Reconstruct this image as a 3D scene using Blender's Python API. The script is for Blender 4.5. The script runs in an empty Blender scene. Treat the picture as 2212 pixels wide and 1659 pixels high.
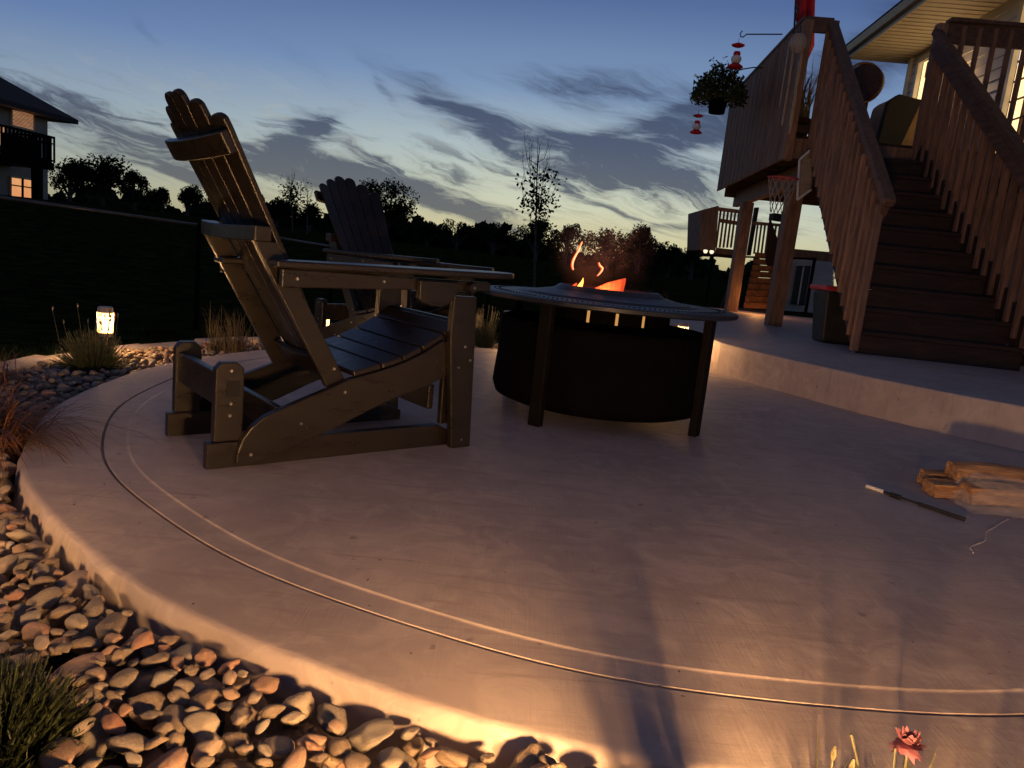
import bpy, bmesh, math, random
import numpy as np
from mathutils import Vector, Matrix

sc = bpy.context.scene
col = sc.collection
R = math.radians
rnd = random.Random(7)

# ------------------------------------------------------------------ camera
H, FOC, PIT, ROL = 0.80, 1600.0, R(10), R(6)
cp, sp, cr, sr = math.cos(PIT), math.sin(PIT), math.cos(ROL), math.sin(ROL)
RIGHT = Vector((cr, sr * sp, sr * cp)); UP = Vector((-sr, cr * sp, cr * cp)); FWD = Vector((0, cp, -sp))
cd = bpy.data.cameras.new('camera'); cam = bpy.data.objects.new('camera', cd); col.objects.link(cam)
m = Matrix.Identity(4)
for i in range(3):
    m[i][0], m[i][1], m[i][2] = RIGHT[i], UP[i], -FWD[i]
m[2][3] = H
cam.matrix_world = m
cd.sensor_fit = 'HORIZONTAL'; cd.sensor_width = 36; cd.lens = 36 * FOC / 2212
cd.clip_start = 0.02; cd.clip_end = 2000
sc.camera = cam

def ray(u, v):
    x, y = (u - 1106) / FOC, -(v - 829.5) / FOC
    return FWD + RIGHT * x + UP * y
def at_y(u, v, Y):                 # point of the place seen at (u, v) at distance Y
    k = ray(u, v); k = k * (Y / k.y); return Vector((k.x, k.y, k.z + H))
def at_z(u, v, z):
    k = ray(u, v); k = k * ((z - H) / k.z); return Vector((k.x, k.y, z))
def azel(u, v):
    k = ray(u, v).normalized(); return math.atan2(k.x, k.y), math.asin(k.z)
def pix(p):
    q = Vector(p) - Vector((0, 0, H)); d = q.dot(FWD)
    return (1106 + FOC * q.dot(RIGHT) / d, 829.5 - FOC * q.dot(UP) / d, d)

# ------------------------------------------------------------------ render settings
sc.view_settings.view_transform = 'Standard'; sc.view_settings.look = 'None'
sc.view_settings.exposure = 0.0; sc.view_settings.gamma = 1.0
sc.view_settings.use_curve_mapping = False
sc.cycles.max_bounces = 6; sc.cycles.diffuse_bounces = 3; sc.cycles.glossy_bounces = 3
sc.cycles.transparent_max_bounces = 12; sc.cycles.sample_clamp_indirect = 3.0
sc.cycles.use_denoising = True
sc.cycles.volume_step_rate = 2.0

# ------------------------------------------------------------------ node expressions
class X:
    def __init__(s, nt, v): s.nt, s.v = nt, v
    def op(s, o, *a, clamp=False):
        n = s.nt.nodes.new('ShaderNodeMath'); n.operation = o; n.use_clamp = clamp
        for i, q in enumerate((s,) + a):
            q = q.v if isinstance(q, X) else q
            if isinstance(q, (int, float)): n.inputs[i].default_value = q
            else: s.nt.links.new(q, n.inputs[i])
        return X(s.nt, n.outputs[0])
    def __add__(s, o): return s.op('ADD', o)
    def __sub__(s, o): return s.op('SUBTRACT', o)
    def __mul__(s, o): return s.op('MULTIPLY', o)
    def __truediv__(s, o): return s.op('DIVIDE', o)
    def __radd__(s, o): return s.op('ADD', o)
    def __rmul__(s, o): return s.op('MULTIPLY', o)
    def __rsub__(s, o): return s.op('MULTIPLY', -1.0).op('ADD', o)
def link(nt, a, b): nt.links.new(a.v if isinstance(a, X) else a, b)
def comb(nt, a, b, c=0.0):
    n = nt.nodes.new('ShaderNodeCombineXYZ')
    for i, q in enumerate((a, b, c)):
        if isinstance(q, X): nt.links.new(q.v, n.inputs[i])
        else: n.inputs[i].default_value = q
    return n.outputs[0]
def noise(nt, vec, scale, detail=3, rough=.5, dist=0, out='Fac'):
    n = nt.nodes.new('ShaderNodeTexNoise'); n.inputs['Scale'].default_value = scale
    n.inputs['Detail'].default_value = detail; n.inputs['Roughness'].default_value = rough
    n.inputs['Distortion'].default_value = dist
    if vec is not None: link(nt, vec, n.inputs['Vector'])
    return X(nt, n.outputs[out])
def smooth(nt, x, a, b):
    n = nt.nodes.new('ShaderNodeMapRange'); n.interpolation_type = 'SMOOTHSTEP'
    link(nt, x, n.inputs[0]); n.inputs[1].default_value = a; n.inputs[2].default_value = b
    return X(nt, n.outputs[0])
def ramp(nt, fac, stops):
    n = nt.nodes.new('ShaderNodeValToRGB'); e = n.color_ramp.elements
    while len(e) > 1: e.remove(e[-1])
    for i, (p, c) in enumerate(stops):
        q = e[0] if i == 0 else e.new(p)
        q.position = p; q.color = (*c, 1)
    link(nt, fac, n.inputs[0]); return n.outputs[0]
def mixc(nt, fac, a, b, mode='MIX'):
    n = nt.nodes.new('ShaderNodeMix'); n.data_type = 'RGBA'; n.blend_type = mode
    for q, i in ((fac, 0), (a, 6), (b, 7)):
        if isinstance(q, (int, float)): n.inputs[i].default_value = q
        elif isinstance(q, tuple): n.inputs[i].default_value = (*q, 1)
        else: link(nt, q, n.inputs[i])
    return n.outputs[2]

# ------------------------------------------------------------------ dusk sky with streaked clouds
w = bpy.data.worlds.new('World'); sc.world = w; w.use_nodes = True
nt = w.node_tree; nt.nodes.clear()
tc = nt.nodes.new('ShaderNodeTexCoord'); sx = nt.nodes.new('ShaderNodeSeparateXYZ')
nt.links.new(tc.outputs['Generated'], sx.inputs[0])
dx, dy, dz = (X(nt, sx.outputs[i]) for i in range(3))
az = dx.op('ARCTAN2', dy); el = dz.op('ARCSINE')
# clear sky: elevation ramp, paler round the afterglow
base = ramp(nt, el / 1.2 + 0.02, [(0.0, (.32, .28, .15)), (.035, (.52, .48, .29)), (.075, (.50, .54, .45)), (.125, (.37, .46, .52)),
                           (.19, (.175, .275, .485)), (.28, (.072, .128, .315)), (.40, (.056, .078, .18)), (.6, (.075, .080, .125)), (1.0, (.085, .082, .105))])
glow_az, _ = azel(1350, 500)
da = (az - glow_az)
glow = (da * da * -2.6).op('EXPONENT')
side = mixc(nt, glow, (.60, .68, .86), (1.36, 1.30, 1.14))
sky = mixc(nt, 1.0, base, side, 'MULTIPLY')
# warped coordinates in which the streaks lie flat
wv = nt.nodes.new('ShaderNodeTexNoise'); wv.inputs['Scale'].default_value = 3.2; wv.inputs['Detail'].default_value = 3
nt.links.new(comb(nt, az, el * 2.2), wv.inputs['Vector'])
ws = nt.nodes.new('ShaderNodeSeparateXYZ'); nt.links.new(wv.outputs['Color'], ws.inputs[0])
wv2 = nt.nodes.new('ShaderNodeTexNoise'); wv2.inputs['Scale'].default_value = 11; wv2.inputs['Detail'].default_value = 4
nt.links.new(comb(nt, az, el * 2.2, 5.0), wv2.inputs['Vector'])
ws2 = nt.nodes.new('ShaderNodeSeparateXYZ'); nt.links.new(wv2.outputs['Color'], ws2.inputs[0])
ua = az + (X(nt, ws.outputs[0]) - .5) * .14 + (X(nt, ws2.outputs[0]) - .5) * .05; va = el + (X(nt, ws.outputs[1]) - .5) * .075 + (X(nt, ws2.outputs[1]) - .5) * .030
def rot(t): return ua * math.cos(t) + va * math.sin(t), va * math.cos(t) - ua * math.sin(t)
p1, q1 = rot(R(-9)); p2, q2 = rot(R(-14))
n1 = noise(nt, comb(nt, p1 * 6.0, q1 * 42.0), 1.0, 9, .66, .9)
n2 = noise(nt, comb(nt, p2 * 11.0, q2 * 70.0, 3.0), 1.0, 9, .68, 1.4)
n3 = noise(nt, comb(nt, ua * 2.2, va * 5.0, 8.0), 1.0, 4, .5, .6)
dens = None
#          u     v   half len, half thick (px), slope deg (down to the right +), amp
for (u, v, hl, th, sl, am) in [(250, 262, 190, 17, 17, .85), (330, 335, 220, 20, 16, .62), (420, 385, 190, 12, 14, .55),
        (690, 365, 200, 26, 10, 1.0), (668, 305, 70, 26, -25, 1.0), (930, 420, 190, 20, 17, .9),
        (1010, 462, 120, 12, 20, .7), (980, 240, 170, 30, 28, .78), (1230, 330, 160, 30, 14, .95),
        (1400, 380, 180, 34, 12, 1.0), (1500, 300, 180, 34, -6, .85), (1330, 190, 260, 40, 6, .62),
        (1970, 70, 330, 52, -20, .95), (820, 190, 70, 10, 50, .3), (1480, 240, 170, 24, -14, .62), (640, 150, 120, 20, 30, .18),
        (1480, 470, 110, 9, -8, .55), (1340, 455, 130, 8, 12, .45), (300, 80, 40, 12, 60, .22), (1250, 420, 110, 10, 24, .5)]:
    a0, e0 = azel(u, v)
    t = -(R(sl) - ROL)
    pu = (ua - a0) * math.cos(t) + (va - e0) * math.sin(t)
    qv = (va - e0) * math.cos(t) - (ua - a0) * math.sin(t)
    g = ((pu * pu) * (-1 / (hl / FOC) ** 2) - (qv * qv) * (1 / (th / FOC) ** 2)).op('EXPONENT') * am
    dens = g if dens is None else dens + g
bandlow = (((el - .095) * (el - .095)) * -260.0).op('EXPONENT')          # thin streaks low over the horizon
d2 = dens * ((n1 - .5) * 2.3 + (n2 - .5) * 1.6 + 1.02) + smooth(nt, n1 * .6 + n2 * .4, .44, .64) * bandlow * .70 + smooth(nt, n3, .50, .75) * .20
cl = smooth(nt, d2, .02, 1.0)
cloud_col = ramp(nt, el / 1.2 + .02, [(0, (.19, .17, .15)), (.07, (.115, .13, .155)), (.14, (.060, .082, .15)), (.26, (.042, .062, .135)), (1, (.035, .036, .06))])
sky = mixc(nt, cl * .92, sky, cloud_col)
# a little bright fringe texture between the streaks
br = smooth(nt, n2, .50, .72) * bandlow * (1.0 - cl) * glow
sky = mixc(nt, br * .75, sky, (.66, .63, .44))
below = smooth(nt, dz, -.06, -.005)
sky = mixc(nt, below, (.01, .011, .014), sky)
bg = nt.nodes.new('ShaderNodeBackground'); link(nt, sky, bg.inputs[0]); bg.inputs[1].default_value = 0.92
wo = nt.nodes.new('ShaderNodeOutputWorld'); nt.links.new(bg.outputs[0], wo.inputs[0])

# ------------------------------------------------------------------ materials
MATS = {}
def mat(name, color=(.5, .5, .5), rough=.6, metal=0, var=.15, scale=8, bump=.0, bscale=60, emit=None, estr=0, alpha=1,
        trans=0, stretch=(1, 1, 1), color2=None, objrand=0, spec=.5, coords='Object', ior=1.45, detail=4):
    if name in MATS: return MATS[name]
    m_ = bpy.data.materials.new(name); m_.use_nodes = True; t = m_.node_tree; b = t.nodes['Principled BSDF']
    tcn = t.nodes.new('ShaderNodeTexCoord'); mp = t.nodes.new('ShaderNodeMapping')
    t.links.new(tcn.outputs[coords], mp.inputs[0]); mp.inputs['Scale'].default_value = stretch
    n = noise(t, mp.outputs[0], scale, detail, .6)
    c2 = color2 or tuple(c * (1 - var * 1.6) for c in color)
    c1 = tuple(min(1, c * (1 + var)) for c in color) if not color2 else color
    c = mixc(t, smooth(t, n, .3, .7), c2, c1)
    if objrand:
        oi = t.nodes.new('ShaderNodeObjectInfo'); v = X(t, oi.outputs['Random']) * objrand + (1 - objrand / 2)
        g = comb(t, v, v, v); c = mixc(t, 1.0, c, g, 'MULTIPLY')
    link(t, c, b.inputs['Base Color'])
    rr = n * .25 + (rough - .12); link(t, rr.op('MAXIMUM', .03), b.inputs['Roughness'])
    b.inputs['Metallic'].default_value = metal; b.inputs['IOR'].default_value = ior
    b.inputs['Specular IOR Level'].default_value = spec
    if trans: b.inputs['Transmission Weight'].default_value = trans
    if alpha < 1: b.inputs['Alpha'].default_value = alpha
    if emit: b.inputs['Emission Color'].default_value = (*emit, 1); b.inputs['Emission Strength'].default_value = estr
    if bump:
        n2_ = noise(t, mp.outputs[0], bscale, 4, .6); bp = t.nodes.new('ShaderNodeBump')
        bp.inputs['Strength'].default_value = bump; bp.inputs['Distance'].default_value = .01
        link(t, n2_, bp.inputs['Height']); t.links.new(bp.outputs[0], b.inputs['Normal'])
    MATS[name] = m_; return m_

def emission(name, color, strength, tex=None):
    if name in MATS: return MATS[name]
    m_ = bpy.data.materials.new(name); m_.use_nodes = True; t = m_.node_tree; t.nodes.clear()
    e = t.nodes.new('ShaderNodeEmission'); o = t.nodes.new('ShaderNodeOutputMaterial')
    e.inputs[0].default_value = (*color, 1); e.inputs[1].default_value = strength
    if tex:
        tcn = t.nodes.new('ShaderNodeTexCoord'); mp = t.nodes.new('ShaderNodeMapping'); t.links.new(tcn.outputs['Object'], mp.inputs[0])
        mp.inputs['Scale'].default_value = tex[1]
        n = noise(t, mp.outputs[0], tex[0], 4, .6)
        link(t, mixc(t, smooth(t, n, .35, .65), tex[2], color), e.inputs[0])
    t.links.new(e.outputs[0], o.inputs[0]); MATS[name] = m_; return m_

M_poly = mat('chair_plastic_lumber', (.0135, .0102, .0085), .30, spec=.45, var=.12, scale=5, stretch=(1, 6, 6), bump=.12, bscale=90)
M_bolt = mat('bolt_steel', (.55, .5, .45), .3, metal=1, var=.1)
M_black = mat('black_coated_steel', (.0025, .0022, .0022), .9, var=.2, bump=.05, spec=.05)
M_leg = mat('pit_leg_steel', (.006, .005, .004), .7, var=.15, spec=.1)
M_top = mat('pit_top_steel', (.022, .025, .038), .44, metal=.5, var=.12, scale=20, bump=.05, bscale=150)
M_hole = mat('dark_hole', (.004, .004, .005), .8)
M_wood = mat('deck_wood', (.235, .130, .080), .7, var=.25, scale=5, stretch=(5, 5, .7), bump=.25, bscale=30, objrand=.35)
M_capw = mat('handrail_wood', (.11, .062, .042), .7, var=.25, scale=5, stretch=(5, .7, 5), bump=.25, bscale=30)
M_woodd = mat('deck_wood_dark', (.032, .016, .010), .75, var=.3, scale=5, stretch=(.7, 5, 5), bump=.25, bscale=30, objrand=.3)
M_panel = mat('deck_panel_board', (.20, .098, .052), .75, var=.35, scale=4, stretch=(6, 6, .8), bump=.3, bscale=26, objrand=.3)
M_siding = mat('white_vinyl_siding', (.52, .49, .46), .55, var=.05, scale=2, objrand=.06)
M_soffit = mat('soffit_vinyl', (.62, .55, .42), .55, var=.05, scale=2)
M_gutter = mat('gutter_metal', (.35, .31, .27), .4, metal=.2, var=.1)
M_roof = mat('roof_shingle', (.022, .022, .026), .9, var=.3, scale=30, bump=.3)
M_trim = mat('window_trim', (.62, .58, .5), .5, var=.05)
M_glass = mat('window_glass', (.02, .025, .035), .08, var=.0, spec=.8)
M_leaf = mat('leaf_dark_green', (.035, .055, .02), .6, var=.4, scale=3, coords='Generated')
M_far = mat('tree_leaf_far', (.022, .030, .015), .8, var=.4, scale=2, coords='Generated', spec=0)
M_bark = mat('bark', (.07, .055, .045), .9, var=.3, scale=12, bump=.4)
M_lav = mat('lavender_leaf', (.085, .10, .045), .6, var=.35, scale=40)
M_flow = mat('lavender_bud', (.14, .12, .06), .6, var=.3, scale=60)
M_grass = mat('ornamental_grass_blade', (.17, .075, .035), .6, var=.35, scale=9)
M_grassg = mat('green_grass_blade', (.15, .115, .045), .6, var=.4, scale=9)
M_bush = mat('juniper_needle', (.020, .028, .008), .6, var=.4, scale=30)
M_pink = mat('pink_petal', (.30, .11, .14), .6, var=.2, scale=40)
M_stem = mat('plant_stem', (.085, .085, .04), .6, var=.2)
M_log = mat('split_log_wood', (.50, .30, .14), .7, color2=(.22, .10, .045), scale=7, stretch=(1.2, 11, 11), bump=.4, bscale=20)
M_plastic = mat('clear_plastic_film', (.75, .68, .60), .14, var=.0, alpha=.30, spec=1, bump=1.0, bscale=9)
M_lidred = mat('bin_lid_red', (.42, .035, .045), .45, var=.1)
M_binb = mat('bin_black_plastic', (.02, .02, .022), .5, var=.2)
M_red = mat('red_cloth', (.55, .012, .02), .7, var=.3, scale=6, stretch=(9, 9, .5))
M_tan = mat('tan_cover_cloth', (.28, .18, .09), .85, var=.15, scale=4)
M_cblk = mat('black_cover_cloth', (.008, .008, .009), .8, var=.2)
M_copper = mat('bronze_tube', (.38, .22, .11), .3, metal=.9, var=.1)
M_globe = mat('clear_globe', (.5, .42, .32), .08, var=0, alpha=.45, spec=.9)
M_iron = mat('dark_iron', (.03, .03, .035), .5, metal=.3, var=.1)
M_white = mat('white_plastic', (.7, .7, .68), .4, var=.03)
M_net = mat('white_net_cord', (.30, .24, .20), .7, var=.05)
M_fence = mat('fence_black_vinyl', (.006, .006, .006), .8, var=.1, spec=.05)
M_rail = mat('fence_rail_metal', (.10, .095, .085), .35, metal=.6, var=.1)
M_cap = mat('lantern_cap_plastic', (.36, .30, .24), .45, var=.1)
M_wicker = mat('brown_wicker', (.06, .028, .015), .6, var=.3, scale=30, bump=.5, bscale=90)

def mat_concrete():
    m_ = bpy.data.materials.new('broom_finished_concrete'); m_.use_nodes = True; t = m_.node_tree; b = t.nodes['Principled BSDF']
    tcn = t.nodes.new('ShaderNodeTexCoord'); co = tcn.outputs['Object']
    a = noise(t, co, 1.1, 5, .6, .3); c_ = noise(t, co, 6.5, 5, .65, 1.2); f = noise(t, co, 140, 2, .5)
    mp = t.nodes.new('ShaderNodeMapping'); t.links.new(co, mp.inputs[0]); mp.inputs['Scale'].default_value = (46, 1.6, 1); mp.inputs['Rotation'].default_value = (0, 0, R(20))
    br = noise(t, mp.outputs[0], 3.0, 4, .6, .2)
    mp2 = t.nodes.new('ShaderNodeMapping'); t.links.new(co, mp2.inputs[0]); mp2.inputs['Scale'].default_value = (1.2, 14, 1); mp2.inputs['Rotation'].default_value = (0, 0, R(-12))
    sm = noise(t, mp2.outputs[0], 2.2, 4, .65, .8)
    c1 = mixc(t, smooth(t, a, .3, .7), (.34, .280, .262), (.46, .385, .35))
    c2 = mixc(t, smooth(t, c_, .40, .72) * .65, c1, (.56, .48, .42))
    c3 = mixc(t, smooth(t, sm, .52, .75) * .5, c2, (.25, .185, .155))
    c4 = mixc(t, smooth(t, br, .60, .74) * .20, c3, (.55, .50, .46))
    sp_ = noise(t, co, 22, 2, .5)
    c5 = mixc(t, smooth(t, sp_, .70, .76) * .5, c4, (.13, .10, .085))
    link(t, c5, b.inputs['Base Color'])
    link(t, f * .2 + a * .25 + .42, b.inputs['Roughness'])
    hgt = c_ * .5 + br * .35 + f * .12 + sm * .4
    bp = t.nodes.new('ShaderNodeBump'); bp.inputs['Strength'].default_value = .55; bp.inputs['Distance'].default_value = .004
    link(t, hgt, bp.inputs['Height']); t.links.new(bp.outputs[0], b.inputs['Normal'])
    return m_
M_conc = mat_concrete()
M_curb = mat('curb_stone', (.42, .36, .30), .75, var=.25, scale=5, bump=.5, bscale=14)

def mat_stone():
    m_ = bpy.data.materials.new('river_stone_rock'); m_.use_nodes = True; t = m_.node_tree; b = t.nodes['Principled BSDF']
    tcn = t.nodes.new('ShaderNodeTexCoord'); oi = t.nodes.new('ShaderNodeObjectInfo'); rv = X(t, oi.outputs['Random'])
    va_ = t.nodes.new('ShaderNodeVectorMath'); va_.operation = 'ADD'; t.links.new(tcn.outputs['Object'], va_.inputs[0]); link(t, comb(t, rv * 37, rv * 11, rv * 23), va_.inputs[1])
    co = va_.outputs[0]
    at = t.nodes.new('ShaderNodeAttribute'); at.attribute_name = 'tint'
    # individual stones take a colour from the object, joined ones from an attribute
    rr = (rv + X(t, at.outputs['Fac'])).op('FRACT')
    base_ = ramp(t, rr, [(0, (.15, .105, .07)), (.12, (.25, .17, .105)), (.24, (.10, .09, .085)), (.36, (.33, .25, .19)), (.46, (.30, .14, .085)),
                         (.56, (.18, .165, .145)), (.66, (.32, .26, .19)), (.76, (.10, .07, .05)), (.86, (.20, .15, .11)), (.94, (.40, .16, .085)), (1, (.20, .185, .17))])
    a = noise(t, co, 9, 5, .65, .6); s_ = noise(t, co, 60, 3, .7)
    c = mixc(t, smooth(t, a, .35, .7) * .5, base_, (.42, .36, .28))
    c = mixc(t, smooth(t, s_, .48, .70) * .45, c, (.07, .05, .04))
    link(t, c, b.inputs['Base Color']); link(t, a * .3 + .45, b.inputs['Roughness'])
    bp = t.nodes.new('ShaderNodeBump'); bp.inputs['Strength'].default_value = .6; bp.inputs['Distance'].default_value = .004
    link(t, a * 1.0 + s_ * .45, bp.inputs['Height']); t.links.new(bp.outputs[0], b.inputs['Normal'])
    return m_
M_stone = mat_stone()
M_soil = mat('bed_soil', (.035, .025, .018), .95, var=.4, scale=30, bump=.6)
M_lawn = mat('lawn_ground', (.024, .034, .010), .95, var=.5, scale=3, bump=.5, bscale=25, color2=(.005, .007, .003), spec=0)

# ------------------------------------------------------------------ mesh helpers
class MB:
    def __init__(s): s.v = []; s.f = []
    def add(s, vs, fs):
        o = len(s.v); s.v += [tuple(q) for q in vs]; s.f += [tuple(i + o for i in q) for q in fs]; return s
    def box(s, c, size, M=None):
        hx, hy, hz = (q / 2 for q in size); c = Vector(c)
        vs = [Vector((x * hx, y * hy, z * hz)) for x in (-1, 1) for y in (-1, 1) for z in (-1, 1)]
        if M is not None: vs = [M @ q for q in vs]
        return s.add([q + c for q in vs], [(0, 1, 3, 2), (4, 6, 7, 5), (0, 4, 5, 1), (2, 3, 7, 6), (0, 2, 6, 4), (1, 5, 7, 3)])
    def prism(s, pts, off):                     # planar polygon pushed by off
        n = len(pts); off = Vector(off); pts = [Vector(p) for p in pts]
        return s.add(pts + [p + off for p in pts], [tuple(range(n))[::-1], tuple(range(n, 2 * n))] + [(i, (i + 1) % n, (i + 1) % n + n, i + n) for i in range(n)])
    def beam(s, a, b, wd, ht, up=(0, 0, 1)):    # rectangular bar from a to b
        a, b = Vector(a), Vector(b); d = (b - a).normalized(); up = Vector(up)
        sd = d.cross(up).normalized(); u2 = sd.cross(d).normalized()
        vs = [p + sd * (i * wd / 2) + u2 * (j * ht / 2) for p in (a, b) for i, j in ((-1, -1), (1, -1), (1, 1), (-1, 1))]
        return s.add(vs, [(3, 2, 1, 0), (4, 5, 6, 7), (0, 1, 5, 4), (1, 2, 6, 5), (2, 3, 7, 6), (3, 0, 4, 7)])
    def tube(s, pts, r, n=8, caps=True):
        pts = [Vector(p) for p in pts]; rs = r if isinstance(r, (list, tuple)) else [r] * len(pts)
        o = len(s.v); ref = Vector((.31, .17, .93))
        for i, p in enumerate(pts):
            d = (pts[min(i + 1, len(pts) - 1)] - pts[max(i - 1, 0)])
            if d.length < 1e-9: d = Vector((0, 0, 1))
            d.normalize(); a = d.cross(ref)
            if a.length < .05: a = d.cross(Vector((1, 0, 0)))
            a.normalize(); b = d.cross(a)
            for k in range(n):
                t_ = 2 * math.pi * k / n; s.v.append(tuple(p + (a * math.cos(t_) + b * math.sin(t_)) * rs[i]))
        for i in range(len(pts) - 1):
            for k in range(n):
                k2 = (k + 1) % n; s.f.append((o + i * n + k, o + i * n + k2, o + (i + 1) * n + k2, o + (i + 1) * n + k))
        if caps:
            s.f.append(tuple(o + k for k in range(n))[::-1]); s.f.append(tuple(o + (len(pts) - 1) * n + k for k in range(n)))
        return s
    def lathe(s, prof, n=64, c=(0, 0, 0), closed=False):
        o = len(s.v); c = Vector(c)
        for r_, z in prof:
            for k in range(n):
                t_ = 2 * math.pi * k / n; s.v.append((c.x + r_ * math.cos(t_), c.y + r_ * math.sin(t_), c.z + z))
        m_ = len(prof)
        for i in range(m_ if closed else m_ - 1):
            j = (i + 1) % m_
            for k in range(n):
                k2 = (k + 1) % n; s.f.append((o + i * n + k, o + i * n + k2, o + j * n + k2, o + j * n + k))
        return s
    def build(s, name, material, parent=None, smooth_=False, bevel=0, kind=None, label=None):
        me = bpy.data.meshes.new(name); me.from_pydata(s.v, [], s.f); me.validate(); me.update()
        me.materials.append(material)
        if smooth_: me.polygons.foreach_set('use_smooth', [True] * len(me.polygons))
        o = bpy.data.objects.new(name, me); col.objects.link(o)
        if parent: o.parent = parent
        if bevel:
            b = o.modifiers.new('bevel', 'BEVEL'); b.width = bevel; b.segments = 2; b.limit_method = 'ANGLE'; b.angle_limit = R(40)
        if kind: o['kind'] = kind
        if label: o['label'] = label
        return o
def thing(name, label, cat, loc=(0, 0, 0), rotz=0, group=None):
    o = bpy.data.objects.new(name, None); col.objects.link(o); o.empty_display_size = .1
    o.location = loc; o.rotation_euler = (0, 0, rotz); return tag(o, label, cat, group)
def tag(o, label, cat, group=None):
    o['label'] = label; o['category'] = cat
    if group: o['group'] = group
    return o
def copy_tree(o, parent=None):
    c = o.copy(); col.objects.link(c)
    if parent is not None: c.parent = parent
    for ch in list(o.children): copy_tree(ch, c)
    return c
def struct(o): o['kind'] = 'structure'; return o

# ------------------------------------------------------------------ setting: terrain, patio, bed
CX, CY = .635, 3.67
R_IN, R_GR, R_OUT = 2.272, 2.352, 2.584
def terrain_h(x, y):
    d = math.hypot(x, y)
    near = -.12 - .40 * min(1, max(0, (d - 4.6) / 5)) * (1 if x < 1.5 else max(0, 1 - (x - 1.5) / 1.5))
    left = max(0, min(1, (-x + 6) / 30))
    t_ = min(1, max(0, (d - 11) / 22)); t_ = t_ * t_ * (3 - 2 * t_)
    far = .30 + .7 * left
    if x > 3: near = near * (1 - min(1, (x - 3) / 2)) + .05 * min(1, (x - 3) / 2)
    h = near * (1 - t_) + far * t_
    r_ = math.hypot(x - CX, y - CY)
    if r_ < 3.4: h = min(h, -.23)
    return h + (.03 * math.sin(x * .9) * math.cos(y * .7) if d > 9 else 0)
xs = sorted(set([-400, -250, -150, -100] + [i * 3 for i in range(-26, 27)] + [i * .6 for i in range(-16, 20)] + [100, 150, 250, 400]))
ys = sorted(set([-60, -20, -8] + [i * .6 for i in range(-6, 28)] + [18 + i * 2.5 for i in range(0, 26)] + [100, 150, 250, 400]))
g = MB()
for y in ys:
    for x in xs: g.v.append((x, y, terrain_h(x, y)))
nx = len(xs)
for j in range(len(ys) - 1):
    for i in range(nx - 1): g.f.append((j * nx + i, j * nx + i + 1, (j + 1) * nx + i + 1, (j + 1) * nx + i))
struct(g.build('ground', M_lawn, smooth_=True))

slab = MB()
prof = [(0.001, .0026), (1.2, .0026), (R_IN - .005, .0026), (R_IN - .002, .0024), (R_IN, 0.001), (R_IN + .002, 0), (R_IN + .010, 0), (R_GR - .014, 0), (R_GR - .006, 0), (R_GR - .004, -.012), (R_GR + .003, -.012), (R_GR + .005, 0)]
prof += [(R_GR + .014, 0), (R_OUT - .026, 0), (R_OUT - .02, 0), (R_OUT - .010, -.0015), (R_OUT - .004, -.006), (R_OUT, -.015), (R_OUT + .010, -.09), (R_OUT + .016, -.25)]
# slightly hand-laid rim: radius wanders a few millimetres
def slabmesh():
    n = 360; o = []
    for r_, z in prof:
        for k in range(n):
            t_ = 2 * math.pi * k / n
            wob = (.006 * math.sin(7 * t_ + 1) + .004 * math.sin(17 * t_)) if r_ > 2.2 else 0
            if r_ > R_OUT - .001: wob += .004 * math.sin(53 * t_) + .003 * math.sin(91 * t_ + 2)
            slab.v.append((CX + (r_ + wob) * math.cos(t_), CY + (r_ + wob) * math.sin(t_), z))
    for i in range(len(prof) - 1):
        for k in range(n):
            k2 = (k + 1) % n; slab.f.append((i * n + k, (i + 1) * n + k, (i + 1) * n + k2, i * n + k2))
slabmesh()
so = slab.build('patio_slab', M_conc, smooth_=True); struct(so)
md = so.modifiers.new('es', 'EDGE_SPLIT'); md.split_angle = R(35)

ZU = .25                                                   # upper patio
edge = [(1.68, 6.12), (1.80, 5.78), (1.98, 5.38), (2.28, 4.80), (2.62, 4.36), (3.0, 4.0), (3.5, 3.6), (4.6, 3.0), (9.0, 2.2)]
outl = edge + [(11.0, 2.2), (11.0, 12.4), (1.55, 12.4)]
mb = MB(); mb.prism([(x, y, -.2) for x, y in outl], (0, 0, ZU + .2))
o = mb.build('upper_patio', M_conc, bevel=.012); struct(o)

# bed base ring (soil) and mowing curb
bed = MB(); n = 200
for k in range(n):
    t_ = 2 * math.pi * k / n
    for r_, z in ((R_OUT - .03, -.185), (3.10, -.185), (3.13, -.12), (3.45, -.12)): bed.v.append((CX + r_ * math.cos(t_), CY + r_ * math.sin(t_), z))
for k in range(n):
    k2 = (k + 1) % n
    for j in range(3): bed.f.append((k * 4 + j, k * 4 + j + 1, k2 * 4 + j + 1, k2 * 4 + j))
bed_o = struct(bed.build('rock_bed', M_soil))
curb = struct(bpy.data.objects.new('mowing_curb', None)); col.objects.link(curb)
r0, r1 = 3.13, 3.30
a = R(100)
while a < R(262):                                          # curb stones laid end to end round the bed
    L_ = rnd.uniform(.085, .15)
    pts = []
    zt = -.035 + rnd.uniform(-.012, .012)
    for rr_, aa in ((r0 + rnd.uniform(-.012, .012), a), (r1 + rnd.uniform(-.02, .02), a), (r1 + rnd.uniform(-.02, .02), a + L_ - .004), (r0 + rnd.uniform(-.012, .012), a + L_ - .004)):
        pts.append((CX + rr_ * math.cos(aa), CY + rr_ * math.sin(aa), -.2))
    q = MB(); q.prism(pts, (0, 0, zt + .2)); q.build('curb_stone', M_curb, curb, bevel=.012)
    a += L_

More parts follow.
